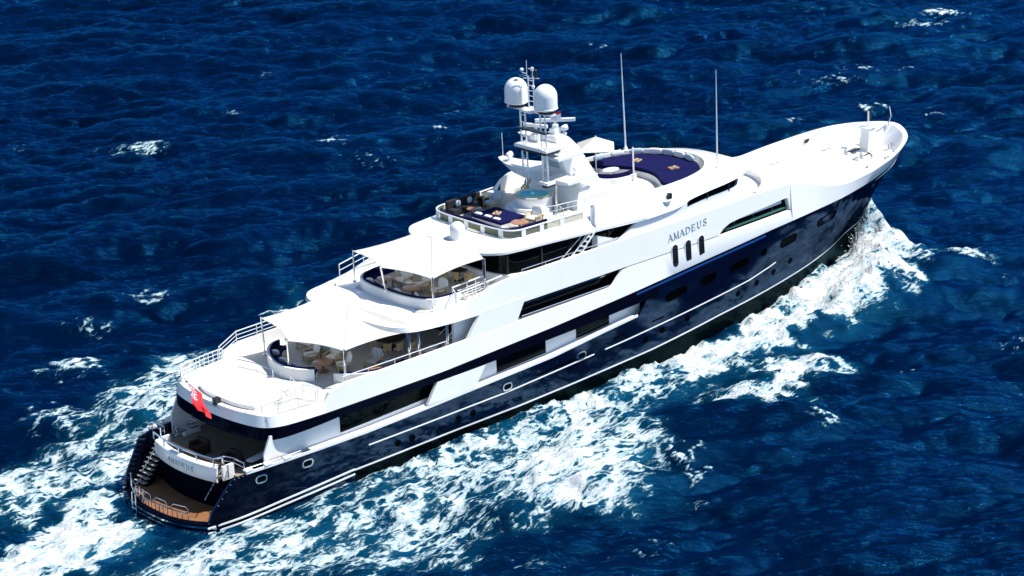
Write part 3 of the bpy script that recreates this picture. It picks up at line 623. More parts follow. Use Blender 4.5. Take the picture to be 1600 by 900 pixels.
# ------------------------------------------------------------------ main deck house (recessed side walls)
mh = MB()
for sg in (-1, 1):
    y0 = lambda x: WK(x)-.62
    xs = list(np.arange(6.6, 35.4, 1.2))+[35.4]
    rings = [[(x, sg*y0(x), 2.5), (x, sg*y0(x), 5.1), (x, sg*(y0(x)-.25), 5.1), (x, sg*(y0(x)-.25), 2.5)] for x in xs]
    mh.loft(rings, True, True, True)
mh.box(10.3, 10.5, -4.5, 4.5, 2.5, 5.2)
house = mh.build('main_deck_house', WHITE_M, yacht)
MB().box(10.24, 10.3, -3.0, 3.0, 2.55, 4.6).build('saloon_doors', GLASS, house)
for (xa, xb, za, zb_) in ((10.42,17.7,3.42,4.62),(22.72,26.9,3.6,4.62),(29.57,32.55,3.95,4.8)):
    for sg in (-1, 1):
        mb = MB(); xs = np.linspace(xa, xb, 9); y1 = lambda x: sg*(WK(x)-.62+.015)
        zlo = lambda x: za+(x-xa)*.035; zhi = lambda x: zb_+(x-xa)*.04
        rings = [[(x, y1(x), zlo(x)), (x, y1(x), zhi(x)), (x, y1(x)-sg*.06, zhi(x)), (x, y1(x)-sg*.06, zlo(x))] for x in xs]
        mb.loft(rings, True, True, True); w = mb.build('side_window', GLASS, house)
        fr = MB()
        fr.loft([[(x, y1(x)+sg*.03, zlo(x)-.05), (x, y1(x)+sg*.03, zlo(x)), (x, y1(x)-sg*.03, zlo(x)), (x, y1(x)-sg*.03, zlo(x)-.05)] for x in xs], True, True, True)
        fr.build('window_frame', WHITE, w)
# white slanted panels flush with the hull side
for (poly) in ([(16.55,3.45),(17.4,4.72),(21.3,4.72),(20.35,3.45)],):
    for sg in (-1, 1):
        MB().prism([(x, sg*(WK(x)+.01), z) for x, z in poly], (0, -sg*.2, 0)).build('side_panel', WHITE, house)
# side ledge just inside the cap rail
for sg in (-1, 1):
    rings = [[(x, sg*(WK(x)-.1), capz(x)+.0), (x, sg*(WK(x)-.1), capz(x)+.12), (x, sg*(WK(x)-.66), capz(x)+.12), (x, sg*(WK(x)-.66), capz(x))] for x in np.arange(8, 35.2, .8)]
    MB().loft(rings, True, True, True).build('side_ledge', WHITE, house)
# side door aft of the house with steps
for sg in (-1, 1):
    w = MB(); y = 4.5
    w.prism([(4.9, sg*4.55, 2.5), (4.9, sg*4.55, 3.75), (5.4, sg*4.55, 4.75), (7.6, sg*4.55, 4.75), (7.6, sg*4.55, 2.5)], (0, -sg*.12, 0))
    w.build('bulkhead_fin', WHITE_M, house)
    s2 = MB()
    for k in range(9): s2.box(5.7+k*.2, 5.95+k*.2, *sorted((sg*3.75, sg*4.42)), 2.6+k*.25, 2.66+k*.25)
    s2.build('stairway', WHITE_M, house)

# ------------------------------------------------------------------ upper deck house
uh = MB()
for sg in (-1, 1):
    xs = np.arange(19.6, 34.1, 1.2)
    uh.loft([[(x, sg*(WK(x)-.85), 5.7), (x, sg*(WK(x)-.85), 8.1), (x, sg*(WK(x)-1.05), 8.1), (x, sg*(WK(x)-1.05), 5.7)] for x in xs], True, True, True)
uh.box(21.6, 21.8, -4.6, 4.6, 5.7, 8.1)
uh = uh.build('upper_deck_house', WHITE_M, yacht)
MB().box(21.53, 21.6, -3.9, 3.9, 5.75, 7.7).build('saloon_doors', GLASS, uh)
for sg in (-1, 1):
    xs = np.linspace(23.2, 34.0, 12); y1 = lambda x: sg*(WK(x)-.85+.02)
    wd = MB().loft([[(x, y1(x), 6.55), (x, y1(x), 7.95), (x, y1(x)-sg*.06, 7.95), (x, y1(x)-sg*.06, 6.55)] for x in xs], True, True, True).build('side_window', GLASS, uh)
    MB().loft([[(x, y1(x)+sg*.03, 7.36), (x, y1(x)+sg*.03, 7.4), (x, y1(x), 7.4), (x, y1(x), 7.36)] for x in xs], True, True, True).build('handrail', STEEL, wd)
    MB().prism([(19.75, sg*(WK(20)-.12), 6.3), (21.27, sg*(WK(21)-.17), 8.12), (24.95, sg*(WK(25)-.17), 8.12), (24.05, sg*(WK(24)-.12), 6.62)], (0, -sg*.22, 0)).build('side_wing', WHITE, uh)
    s2 = MB()
    for k in range(10): s2.box(19.4+k*.24, 19.68+k*.24, *sorted((sg*3.7, sg*4.4)), 5.92+k*.25, 5.98+k*.25)
    for y in (3.7, 4.4): s2.tube([(19.4, sg*y, 5.9), (21.9, sg*y, 8.2)], .05, 6); s2.tube([(19.2, sg*y, 6.8), (21.6, sg*y, 8.9-.8)], .025, 6)
    s2.build('stairway', PIPE, uh)
    MB().tube([(18.75, sg*4.95, 6.66), (18.75, sg*4.95, 8.1)], .09, 10).build('pillar', STEEL, uh)
    MB().tube([(16.65, sg*4.75, 5.75), (16.65, sg*4.75, 8.2)], .08, 10).build('pillar', STEEL, uh)

# ------------------------------------------------------------------ bridge deck bulwark (white band)
BA = crom([(14.75,0),(14.8,1.6),(14.95,3.0),(15.3,4.2),(16.0,4.95),(17.2,5.22),(19.2,5.33)], 6)
botB = interp([(14,8.2),(16.4,8.17),(20,7.98),(24.4,7.81),(33.3,7.785),(42.5,7.69),(50.3,7.66)])
topB = interp([(14,8.42),(17.4,8.5),(19.5,8.75),(22,9.35),(23.5,9.58),(34,9.62),(47,9.58),(50.3,9.42)])
st = []
for (x, y) in list(BA)+[(x, SW(x, 7.8)) for x in list(np.arange(20, 50.2, .75))+[50.272]]:
    zt = topB(x); aft = x < 19.3
    dx = .3*max(0, 1-y/4.8); dy = .3*min(1, y/4.8)
    oy = y-dy*.5 if aft else y-.1
    st.append([(x, -y, botB(x)), (x+dx*.5, -max(oy, 0), zt), (x+dx*(3.0 if aft else 1), -max(oy-(dy*2 if aft else .2), 0), zt), (x+dx*(3.0 if aft else 1), -max(oy-(dy*2 if aft else .24), 0), botB(x)-.02)])
bulB = sweep_solid('bridge_bulwark', st, WHITE)
def face_prism(poly, yo, yi):
    return [MB().prism([(x, sg*yo, z) for x, z in poly], (0, sg*(yi-yo), 0)) for sg in (-1, 1)]
fw = [(42.75,7.5),(42.75,7.74),(43.15,8.02),(43.77,8.24),(44.8,8.34),(46.4,8.41),(49.7,8.56),(49.95,8.5),(50.15,7.74),(50.15,7.5)]
cut(bulB, face_prism(fw, 6.2, 4.3)); shade(bulB)
for sg in (-1, 1):
    xs = np.linspace(42.4, 50.2, 10)
    wf = MB().loft([[(x, sg*(SW(x, 8)-.34), 7.4), (x, sg*(SW(x, 8)-.34), 8.7), (x, sg*(SW(x, 8)-.42), 8.7), (x, sg*(SW(x, 8)-.42), 7.4)] for x in xs], True, True, True).build('forward_window', GLASS, yacht)
    mu = MB()
    for x in (44.6, 46.6, 48.6): mu.box(x-.03, x+.03, *sorted((sg*(SW(x, 8)-.30), sg*(SW(x, 8)-.36))), 7.6, 8.6)
    mu.loft([[(x, sg*(SW(x, 8)-.2), 7.74), (x, sg*(SW(x, 8)-.2), 7.86), (x, sg*(SW(x, 8)-.34), 7.86), (x, sg*(SW(x, 8)-.34), 7.74)] for x in np.linspace(43.6, 50.1, 8)], True, True, True)
    mu.build('mullion', mat('green_glass_edge', (0.05, 0.14, 0.12), .1) if sg < 0 else bpy.data.materials['green_glass_edge'], wf)
# dark joint between bulwark and topsides
for sg in (-1, 1):
    MB().loft([[(x, sg*(SW(x, 7.7)-.1), 7.5), (x, sg*(SW(x, 7.7)-.1), 8.0), (x, sg*(SW(x, 7.7)-.16), 8.0), (x, sg*(SW(x, 7.7)-.16), 7.5)] for x in np.arange(33.6, 43, .8)], True, True, True).build('joint_backing', DARK, yacht)
# three upright vents
for x in (38.3, 39.57, 40.86):
    for sg in (-1, 1):
        sh = rrect(.52, 1.5, .25)
        f2 = lambda xx, b: (SW(xx, 7.38+b) if b < .35 else SW(xx, 7.8)+.01)
        o = MB().loft([[(x+a-.0*b, sg*(f2(x+a, b)-.03), 7.38+b) for a, b in sh], [(x+a, sg*(f2(x+a, b)+.05), 7.38+b) for a, b in sh]], True, True, True).build('side_vent', BLACKP, yacht)
        so_ = rrect(.66, 1.62, .32)
        MB().loft([[(x+a, sg*(f2(x+a, b)-.04), 7.38+b) for a, b in so_], [(x+a, sg*(f2(x+a, b)+.03), 7.38+b) for a, b in so_]], True, True, True).build('vent_surround', WHITE, o)
        lv = MB()
        for k in range(6): lv.box(x-.17, x+.17, *sorted((sg*(f2(x, -.4+k*.16)+.04), sg*(f2(x, -.4+k*.16)+.07))), 6.95+k*.16, 7.02+k*.16)
        lv.build('louvre', BLACKB, o)
# name on both sides
mbl, L = lettering('AMADEUS', lambda a, b, o: (0, 0, 0), .46, .95, .26)
k_ = 3.95/L
nm = lettering('AMADEUS', lambda a, b, off: (37.75+a*k_, -(SW(37.75+a*k_, 7.8)-.055*(.64+a*k_*.083+b)+off+.004), 8.42+a*k_*.083+b), .46, .95, .26)[0]
nm.build('name_lettering', SILVER, bulB)
nm2 = lettering('AMADEUS', lambda a, b, off: (41.7-a*k_, (SW(41.7-a*k_, 7.8)-.055*(.97-a*k_*.083+b)+off+.004), 8.75-a*k_*.083+b), .46, .95, .26)[0]
nm2.build('name_lettering', SILVER, bulB)
# bridge deck floor with its aft margin
xs = list(np.arange(19.5, 50, 1.0)); mb = MB()
mb.prism([(x+.2, -max(y-.2, 0), 8.2) for x, y in BA]+[(x, -SW(x, 8)+.25, 8.2) for x in xs]+[(x, SW(x, 8)-.25, 8.2) for x in reversed(xs)]+[(x+.2, max(y-.2, 0), 8.2) for x, y in reversed(BA[1:])], (0, 0, .2))
mb.build('bridge_deck', WHITE, yacht)
mb = MB(); mb.prism([(18.4, -3.3, 8.4), (27, -4.4, 8.4), (36, -4.6, 8.4), (36, 4.6, 8.4), (27, 4.4, 8.4), (18.4, 3.3, 8.4)], (0, 0, .012)); mb.build('deck_planking', TEAK, yacht)
# portuguese bridge wall forward
PB = crom([(47.2,-4.95),(48.6,-4.4),(50.0,-3.2),(50.9,-1.6),(51.1,0),(50.9,1.6),(50.0,3.2),(48.6,4.4),(47.2,4.95)], 5)
mb = MB(); mb.loft([[(x, y, 6.9), (x-.05, y*.99, 9.55), (x-.25, y*.95, 9.55), (x-.25, y*.95, 6.9)] for x, y in PB], True, True, True); mb.build('portuguese_bridge', WHITE, yacht, smooth=True)
mb = MB(); mb.prism([(x-.1, y*.97, 9.0) for x, y in PB]+[(42, 4.9, 9.0), (42, -4.9, 9.0)], (0, 0, .08)); mb.build('side_walk', WHITE_M, yacht)

# bridge deck house: dark glass aft part with curved white sill
HB = crom([(24.3,0),(24.35,2.0),(24.6,3.4),(25.2,4.1),(26.2,4.4),(28,4.5),(31,4.55),(36,4.6)], 6)
def ring_half(P, z, off=0.0): return [(x+off*max(0, 1-y/4), -max(y-off*min(1, y/4), 0), z) for x, y in reversed(P)]+[(x+off*max(0, 1-y/4), max(y-off*min(1, y/4), 0), z) for x, y in P[1:]]
bh = MB().loft([ring_half(HB, 8.4, .1), ring_half(HB, 10.6, .1)], False).build('bridge_deck_house', GLASS, yacht, smooth=True)
HB2 = [p for p in HB]
MB().loft([ring_half(HB, 8.4, -.28), ring_half(HB, 9.1, -.3), ring_half(HB, 9.22, -.24), ring_half(HB, 9.24, .1)], False).build('sill', WHITE, bh, smooth=True)
mu = MB()
for sg in (-1, 1):
    for x, y in ((24.9,3.85),(27.3,4.42),(30.6,4.46),(33.2,4.5)): mu.box(x-.05, x+.05, *sorted((sg*(y-.02), sg*(y+.06))), 9.2, 10.5)
mu.build('mullion', DARK, bh)
for sg in (-1, 1):
    s2 = MB()
    for k in range(9): s2.box(29.0+k*.27, 29.3+k*.27, *sorted((sg*4.62, sg*5.12)), 8.6+k*.25, 8.66+k*.25)
    for y in (4.62, 5.12): s2.tube([(28.9, sg*y, 8.5), (31.5, sg*y, 10.8)], .05, 6); s2.tube([(28.7, sg*y, 9.3), (30.9, sg*y, 11.2-.6)], .025, 6)
    s2.build('stairway', PIPE, bh)
    MB().prism([(31.6, sg*4.6, 8.4), (31.6, sg*4.6, 10.3), (33.6, sg*4.6, 9.6), (33.6, sg*4.6, 8.4)], (0, sg*.5, 0)).build('stair_housing', WHITE, bh)
    MB().prism([(33.5, sg*5.1, 9.5), (35.6, sg*5.1, 10.5), (40, sg*5.1, 10.6), (40, sg*5.1, 9.5)], (0, -sg*.2, 0)).build('side_screen', WHITE, bh)

# ------------------------------------------------------------------ sun deck
SB = crom([(22.4,0),(22.5,1.3),(22.8,2.5),(23.3,3.5),(24.2,4.25),(25.6,4.5),(27.3,4.62),(30.6,4.95),(35.0,5.25),(36.0,5.28)], 6)
ST = crom([(25.25,0),(25.27,1.3),(25.35,2.5),(25.55,3.3),(26.1,3.75),(27.2,3.85),(28.7,3.92),(30.6,4.05),(33.0,4.25),(36.0,4.4)], 6)
SL = interp([(22,10.8),(25,10.74),(30,10.62),(36,10.42)])
rb = [(x, y, SL(x)) for x, y in SB]; rt = [(x, y, SL(x)+.16) for x, y in SB]; ru = [(x, y, 11.3) for x, y in ST]; ri = [(x+.15*max(0, 1-y/3), y-.12*min(1, y/3), 11.3) for x, y in ST]; rf = [(x+.15*max(0, 1-y/3), y-.12*min(1, y/3), 10.8) for x, y in ST]
def mir(r): return [(x, -y, z) for x, y, z in reversed(r)]+[(x, y, z) for x, y, z in r[1:]]
rings = [mir(r) for r in (rf, ri, ru, rt, rb)]
under = [(max(x, 24.0)+.3 if y < 3 else x, y*.8, z) for x, y, z in rb]; rings.append(mir(under))
MB().loft(rings, False).build('sun_deck_overhang', WHITE, yacht, smooth=True)
mb = MB(); mb.prism([(x+.16*max(0, 1-y/3), -max(y-.14*min(1, y/3), 0), 10.7) for x, y in reversed(ST)]+[(x+.16*max(0, 1-y/3), y-.14*min(1, y/3), 10.7) for x, y in ST[1:]], (0, 0, .48)); sd_ = mb.build('sun_deck', TEAK, yacht)
MB().prism([(36.0, -4.2, 10.5), (45, -3.6, 10.5), (45.4, 0, 10.5), (45, 3.6, 10.5), (36.0, 4.2, 10.5)], (0, 0, .45)).build('lounge_deck', TEAK, sd_)
# glass balustrade with white posts and rail
GP = [(x, y) for x, y in ST if x < 31.7]
rings = [mir([(x+.05, y-.03, 11.3) for x, y in GP]), mir([(x+.02, y, 11.76) for x, y in GP])]
gl = MB().loft(rings, False).build('glass_balustrade', GLASSC, yacht)
MB().tube(mir([(x, y, 11.79) for x, y in GP]), .05, 8).build('top_rail', WHITE, gl)
gp = mir([(x, y, 11.3) for x, y in GP]); acc = 0.0
for a, b in zip(gp[:-1], gp[1:]):
    d = math.dist(a, b); acc += d
    if acc > 1.45:
        acc = 0; t = Vector(b)-Vector(a); t.normalize(); n = Vector((t.y, -t.x, 0)); c = Vector(b)
        MB().prism([c-t*.16-n*.03, c+t*.16-n*.03, c+t*.16+n*.04, c-t*.16+n*.04], (0, 0, .46)).build('post', WHITE, gl)
# forward house: wheelhouse and lounge coaming
L0 = crom([(31.6,5.03,10.60),(34.0,5.2,10.48),(36,5.28,10.40),(39,5.22,10.42),(40.3,5.02,10.6),(42.3,4.96,10.76),(44.5,4.9,10.88),(46.5,4.4,10.93),(48,3.0,10.98),(48.55,1.5,11.0),(48.65,0,11.0)], 5)
L1 = crom([(31.7,4.82,11.3),(34.0,4.84,11.3),(36.4,4.84,11.24),(39,4.82,11.2),(40.5,4.72,11.2),(42.3,4.58,11.2),(44,4.22,11.2),(45.9,3.55,11.2),(47.1,2.4,11.22),(47.55,1.2,11.24),(47.65,0,11.24)], 5)
L2 = crom([(32.1,4.4,12.1),(33.2,4.35,12.42),(35.2,4.35,12.15),(38,4.4,11.82),(40.5,4.3,11.78),(42,4.05,11.77),(43.4,3.6,11.77),(44.5,2.85,11.76),(45.3,1.9,11.75),(45.7,.95,11.75),(45.75,0,11.75)], 5)
L3 = L2*[1, .95, 1]-[0.15, 0, 0]; L4 = L3*[1, 1, 0]+[0, 0, 10.9]
def mir3(P): return [(x, -y, z) for x, y, z in P]+[(x, y, z) for x, y, z in P[::-1][1:]]
roof = MB().loft([mir3(p) for p in (L4, L3, L2, L1, L0, L0*[1, .985, 1]-[0.05, 0, .04], L0*[1, .9, 1]-[.3, 0, .04])], False).build('wheelhouse_roof', WHITE, yacht, smooth=True)
for sg in (-1, 1):   # aft ends of the high coaming, sloping like wings
    P = [(31.6, sg*5.03, 10.6), (31.7, sg*4.82, 11.3), (32.1, sg*4.4, 12.1), (32.0, sg*4.15, 12.05), (31.65, sg*4.4, 11.2), (31.55, sg*4.6, 10.7)]
    MB().prism(P, (.06, 0, 0)).build('coaming_end', WHITE, roof)
HW = crom([(39.9,4.78),(42.3,4.77),(44.8,4.72),(46.0,4.2),(47.2,2.9),(47.7,1.4),(47.8,0)], 6)
def mir2(P, z): return [(x, -y, z) for x, y in P]+[(x, y, z) for x, y in P[::-1][1:]]
wh = MB().loft([mir2(HW, 9.0), mir2(HW, 10.95)], False).build('wheelhouse', WHITE, yacht, smooth=True)
W2 = [(x, y) for x, y in HW]
def zw0(x): return float(np.interp(x, [39.9, 40.0, 40.8, 42.2, 44.9, 50], [10.05, 10.06, 10.16, 10.26, 10.36, 10.4]))
def zw1(x): return float(np.interp(x, [39.9, 40.05, 40.35, 40.8, 41.4, 42.3, 50], [10.06, 10.14, 10.36, 10.56, 10.7, 10.8, 10.9]))
gw = MB().loft([[(x, y+math.copysign(.02, y) if abs(y) > .5 else y, zw0(x)) for x, y, z in mir2(np.array([(x+.02, y) for x, y in W2]), 0)], [(x, y+math.copysign(.02, y) if abs(y) > .5 else y, zw1(x)) for x, y, z in mir2(np.array([(x+.02, y) for x, y in W2]), 0)]], False).build('wheelhouse_window', GLASS, wh)
mu = MB()
for x, y in ((42.3,4.8),(44.5,4.76)):
    for sg in (-1, 1): mu.box(x-.04, x+.04, *sorted((sg*(y-.03), sg*(y+.03))), 10.2, 10.9)
mu.build('mullion', DARK, wh)
# ------------------------------------------------------------------ mast
def boxloft(mb, lv):     # lv: (z, x0, x1, half width)
    return mb.loft([[(x0, -h, z), (x1, -h, z), (x1, h, z), (x0, h, z)] for z, x0, x1, h in lv], True, True, True)
base = boxloft(MB(), [(10.8, 32.5, 36.6, 2.45), (11.6, 32.55, 36.3, 2.4), (12.45, 33.0, 35.7, 2.15), (12.5, 33.05, 35.6, 2.1)]).build('mast_base', WHITE, yacht, bevel=.06)
for sg in (-1, 1):
    lv = MB()
    for k in range(6): lv.prism([(33.2, sg*(2.42-.012*k), 11.15+k*.15), (35.7, sg*(2.42-.012*k), 11.15+k*.15), (35.7, sg*(2.46-.012*k), 11.11+k*.15), (33.2, sg*(2.46-.012*k), 11.11+k*.15)], (0, 0, .05))
    lv.build('louvre', WHITE_M, base)
tower = boxloft(MB(), [(11.8, 33.0, 36.2, 1.35), (12.9, 33.1, 35.5, 1.15), (14.0, 32.8, 34.85, .98), (14.9, 32.55, 34.3, .86), (15.6, 32.4, 33.6, .78), (15.85, 32.5, 33.2, .6)]).build('mast', WHITE, yacht, bevel=.09)
lv = MB()
for k in range(9): lv.box(32.55+.03*k-.05, 32.65+.03*k-.02, -.62, .35, 15.0-k*.17, 15.08-k*.17)
lv.build('louvre', mat('pale_grey_louvre', (.5, .56, .6), .5), tower)
# long port wing and short starboard ledge
sec = []
for y, x0, x1, zb_, zt_ in ((.6,31.9,34.2,12.75,13.45),(1.6,31.8,33.9,12.8,13.42),(2.8,31.85,33.5,12.95,13.38),(3.7,32.0,33.1,13.2,13.42),(4.3,32.15,32.8,13.42,13.52),(4.55,32.3,32.6,13.54,13.58)):
    sec.append([(x0, y, zb_), (x0-.1, y, zt_), (x1, y, zt_), (x1-.1, y, zb_)])
MB().loft(sec, True, True, True).build('wing', WHITE, tower, smooth=True)
sec = [[(31.7, -y, zb_), (31.6, -y, zt_), (34.4, -y, zt_), (34.2, -y, zb_)] for y, zb_, zt_ in ((.6,12.7,13.3),(1.5,12.95,13.3),(2.5,13.1,13.3))]
MB().loft(sec, True, True, True).build('ledge', WHITE, tower)
sec = [[(32.0, y, zb_), (31.9, y, 15.72), (33.2, y, 15.72), (33.1, y, zb_)] for y, zb_ in ((.5,15.3),(1.4,15.42),(2.1,15.6),(2.3,15.7))]
MB().loft(sec, True, True, True).build('wing', WHITE, tower)
MB().box(31.6, 33.8, -1.75, -.7, 14.55, 14.72).build('ledge', WHITE, tower)
def searchlight(x, y, z, par, m=WHITE, rz=0.0):
    mb = MB(); mb.lathe([(.16,0),(.16,.1),(.06,.12),(.06,.3)], (0,0,0), 12); k = len(mb.v)
    mb.lathe([(.0,-.2),(.16,-.18),(.2,.05),(.2,.2),(.16,.2)], (0,0,0), 14); mb.rot(ry=R(80), loc=(0,0,.42), start=k)
    mb.rot(rz=rz, loc=(x,y,z)); return mb.build('searchlight', m, par, smooth=True)
searchlight(32.4, 3.7, 13.42, tower); searchlight(33.2, -1.6, 13.3, tower, rz=.6); searchlight(33.6, -.3, 15.7, tower, rz=-.3)
MB().tube([(32.45, 4.35, 13.5), (32.45, 4.4, 15.2)], .022, 6).build('whip_aerial', WHITE, tower)
# the twin ladder legs
for ys in ((.60, 1.05), (-.78, -1.22)):
    mb = MB()
    for y in ys: mb.tube([(31.15, y, 13.1), (31.0, y, 17.75)], .055, 8)
    for k in range(9): z = 13.5+k*.48; mb.tube([(31.13-.03*k*.5, ys[0], z), (31.13-.03*k*.5, ys[1], z)], .03, 6)
    mb.build('ladder_leg', PIPE, tower)
for y in (1.35, -1.3): MB().tube([(31.75, y, 10.8), (31.75, y, 12.9)], .085, 10).build('pillar', STEEL, tower)
for z, y0, y1, x0 in ((15.3, -1.5, 1.45, 30.75), (13.15, -1.5, -.6, 30.8)):
    p = MB().box(x0, x0+1.7, y0, y1, z-.1, z+.1).build('mast_platform', WHITE, tower, bevel=.04)
    MB().box(x0+.1, x0+1.5, y0+.2, y1-.3, z-.28, z-.102).build('equipment_tray', BLACKP, p)
MB().box(30.8, 31.3, -1.35, 1.3, 16.42, 16.5).build('crossbar', BLACKP, tower)
p = MB().box(30.75, 31.25, -2.0, 2.0, 17.72, 17.84); p.box(30.5, 31.6, -.45, .45, 17.7, 17.86); p = p.build('dome_platform', WHITE, tower, bevel=.02)
def radome(name, x, y, z, r, h, par, m=WHITE):
    prof = [(r*.55, 0), (r*.93, .0+.05), (r, .10), (r*1.03, .12), (r*1.03, .17), (r, .19)]+[(r, h-r*1.05)]
    for k in range(1, 10): a = R(90*k/9); prof.append((max(r*math.cos(a), .001), h-r*1.05+r*1.05*math.sin(a)))
    return MB().lathe(prof, (x, y, z), 32).build(name, m, par, smooth=True)
for y in (1.34, -1.34):
    MB().lathe([(.5, 0), (.5, .18), (.3, .2)], (31, y, 17.84), 16).build('dome_base', BLACKP, tower)
    radome('radome', 31, y, 18.02, .76, 1.68, tower)
mb = MB()
for y in (.3, -.17): mb.tube([(31.1, y, 17.85), (31.1, y, 19.95)], .045, 6)
for k in range(6): z = 18.0+k*.34; mb.tube([(31.1, .3, z), (31.1, -.17, z)], .025, 6)
mb.tube([(31.1, .75, 19.75), (31.1, -.7, 19.95)], .03, 6); mb.tube([(31.1, .4, 19.9), (31.1, .42, 20.95)], .025, 6)
mb.tube([(31.1, -.1, 19.9), (31.1, -.1, 20.4), (31.1, .25, 20.45)], .03, 6); mb.tube([(31.1, .42, 20.1), (31.1, .85, 20.1)], .025, 6)
mb.build('topmast', PIPE, tower)
MB().lathe([(.09, 0), (.11, .1), (.11, .5), (.05, .56)], (31.1, -.38, 19.93), 10).build('masthead_light', BLACKP, tower)
MB().lathe([(.02, -.1), (.12, -.04), (.12, .06), (.02, .12)], (31.1, .86, 20.28), 10).build('wind_sensor', WHITE, tower)
MB().lathe([(.02, -.1), (.1, -.05), (.1, .16), (.02, .2)], (31.1, -.1, 20.4), 10).build('masthead_light', WHITE, tower)
MB().lathe([(.02, -.1), (.1, -.05), (.1, .1), (.02, .14)], (31.05, -.2, 19.3), 10).build('masthead_light', WHITE, tower)
def scanner(x, y, z, L, ang, par):
    mb = MB(); mb.lathe([(.22, 0), (.22, .25), (.12, .3), (.1, .42)], (x, y, z), 14); mb.box(x-.3, x+.3, y-.25, y+.25, z-.35, z)
    o = mb.build('radar_pedestal', WHITE, par, bevel=.02)
    b = MB(); sec = [[(s*L/2, -.09*k, -.1), (s*L/2, .09*k, -.1), (s*L/2, .11*k, .12), (s*L/2, -.11*k, .12)] for s, k in ((-1, .8), (-.9, 1), (.9, 1), (1, .8))]
    b.loft(sec, True, True, True); b.rot(rz=ang, loc=(x, y, z+.53)); b.build('radar_scanner', WHITE, par, bevel=.02)
scanner(33.0, -.1, 16.2, 2.6, math.atan2(-math.cos(YAW), math.sin(YAW)), tower)
scanner(32.0, .7, 15.9, 1.7, R(-70), tower)
# ------------------------------------------------------------------ small fixed gear on the decks
radome('small_radome', 23.95, -.4, 11.02, .5, 1.15, yacht)
def whip(x, y, z0, z1, lean):
    o = MB().tube([(x, y, z0), (x+lean*.3, y, z0+(z1-z0)*.3), (x+lean, y, z1)], [.06, .05, .018], 8).build('whip_aerial', WHITE, yacht)
    MB().lathe([(.16, -.05), (.14, .1), (.06, .3)], (x, y, z0), 10).build('aerial_mount', WHITE, o)
whip(43.4, 3.72, 11.75, 18.6, -.3); whip(44.75, -3.5, 11.35, 18.3, -.1)
MB().tube([(40.3, .0, 10.95), (40.25, .0, 13.3)], .055, 8).build('pole', WHITE, yacht)
mb = MB(); mb.lathe([(.02, -.55), (.2, -.3), (.42, .0), (.44, .05), (.3, .06)], (38.25, -4.82, 11.05), 16); br = mb.build('lamp_bracket', WHITE, yacht, smooth=True)
MB().box(38.35, 38.62, -5.05, -4.8, 11.12, 11.5).build('floodlight', BLACKP, br, bevel=.03)
# hot tub
tub = MB().lathe([(1.2, 0), (1.2, .75), (1.24, .85), (1.24, 1.02), (1.2, 1.06), (1.05, 1.06), (1.0, 1.0), (.98, .5), (.2, .45)], (31.0, 0, 11.2), 40).build('hot_tub', WHITE, yacht, smooth=True)
MB().lathe([(.001, .0), (.99, .0), (.99, -.02), (.001, -.02)], (31.0, 0, 12.19), 36).build('tub_water', POOL, tub)
st = MB(); 
for r, z0, z1 in ((1.9, 0, .2), (1.58, .2, .42)):
    a = [R(95+k*170/18) for k in range(19)]; ring = [(31+r*math.cos(t), r*math.sin(t)) for t in a]; rin = [(31+1.18*math.cos(t), 1.18*math.sin(t)) for t in reversed(a)]
    st.prism([(x, y, 11.19+z0) for x, y in ring+rin], (0, 0, z1-z0-.003))
st.build('tub_steps', WHITE_M, tub)
ra = [R(60+k*240/30) for k in range(31)]
MB().loft([[(31+1.25*math.cos(t), 1.25*math.sin(t), 12.19) for t in ra], [(31+1.27*math.cos(t), 1.27*math.sin(t), 12.44) for t in ra]], False).build('glass_rim', GLASSC, tub)

def railing(name, path, h, par=None, bars=2, step=1.2, r=.022, m=None, inner=None):
    """stanchions with a top rail and lower wires along a path of deck points"""
    P = [Vector(p) for p in path]; mb = MB(); m = m or PIPE
    for k in range(1, bars+1): mb.tube([p+Vector((0, 0, h*k/bars)) for p in P], r*(1.25 if k == bars else .8), 6)
    acc = step
    for i, (a, b) in enumerate(zip(P[:-1], P[1:])):
        L = (b-a).length; n = max(1, round(L/step))
        for k in range(n): q = a+(b-a)*k/n; mb.tube([q, q+Vector((0, 0, h))], r, 6)
    mb.tube([P[-1], P[-1]+Vector((0, 0, h))], r, 6)
    return mb.build(name, m, par or yacht)
railing('railing', [(x+.25, y-.25, 5.84) for x, y in UA[22:]]+[(x, WK(x)-.28, 6.0+(.6 if x > 9.5 else 0)) for x in (9.0, 10.4, 12.0, 14.0, 16.0)], .75, bars=3, step=1.5, r=.028)
railing('railing', [(5.4, 3.0, 5.7), (5.8, 3.9, 5.7), (7.0, 4.2, 5.7)], .85)
railing('railing', [(5.3, -3.0, 5.7), (5.5, -3.8, 5.7), (6.3, -4.35, 5.7), (7.6, -4.5, 5.7), (8.8, -4.6, 5.7)], .85)
railing('railing', [(7.4, -3.2, 5.7), (8.9, -3.3, 5.7), (9.2, -4.3, 5.7)], .85)
railing('railing', [(8.7, 2.6, 5.7), (9.0, 1.2, 5.7), (9.0, -.4, 5.7)], .95, m=STEEL)
railing('railing', [(9.2, -1.8, 5.7), (8.9, -2.6, 5.7), (7.6, -3.0, 5.7)], .85)
railing('railing', [(x, -SW(x, 6.6)+.25, 6.66) for x in (10.6, 12.5, 14.5, 16.5, 18.5)], .28, bars=1, step=2)
railing('railing', [(x, -SW(x, 6.8)+.12, 6.75) for x in (24.6, 26.6, 28.6, 30.6, 32.2)], .18, bars=1, step=2, m=STEEL)
railing('railing', [(x, -SW(x, 9.6)+.2, 9.6) for x in (25.0, 27, 29, 31, 33.4)], .2, bars=1, step=2, m=STEEL)
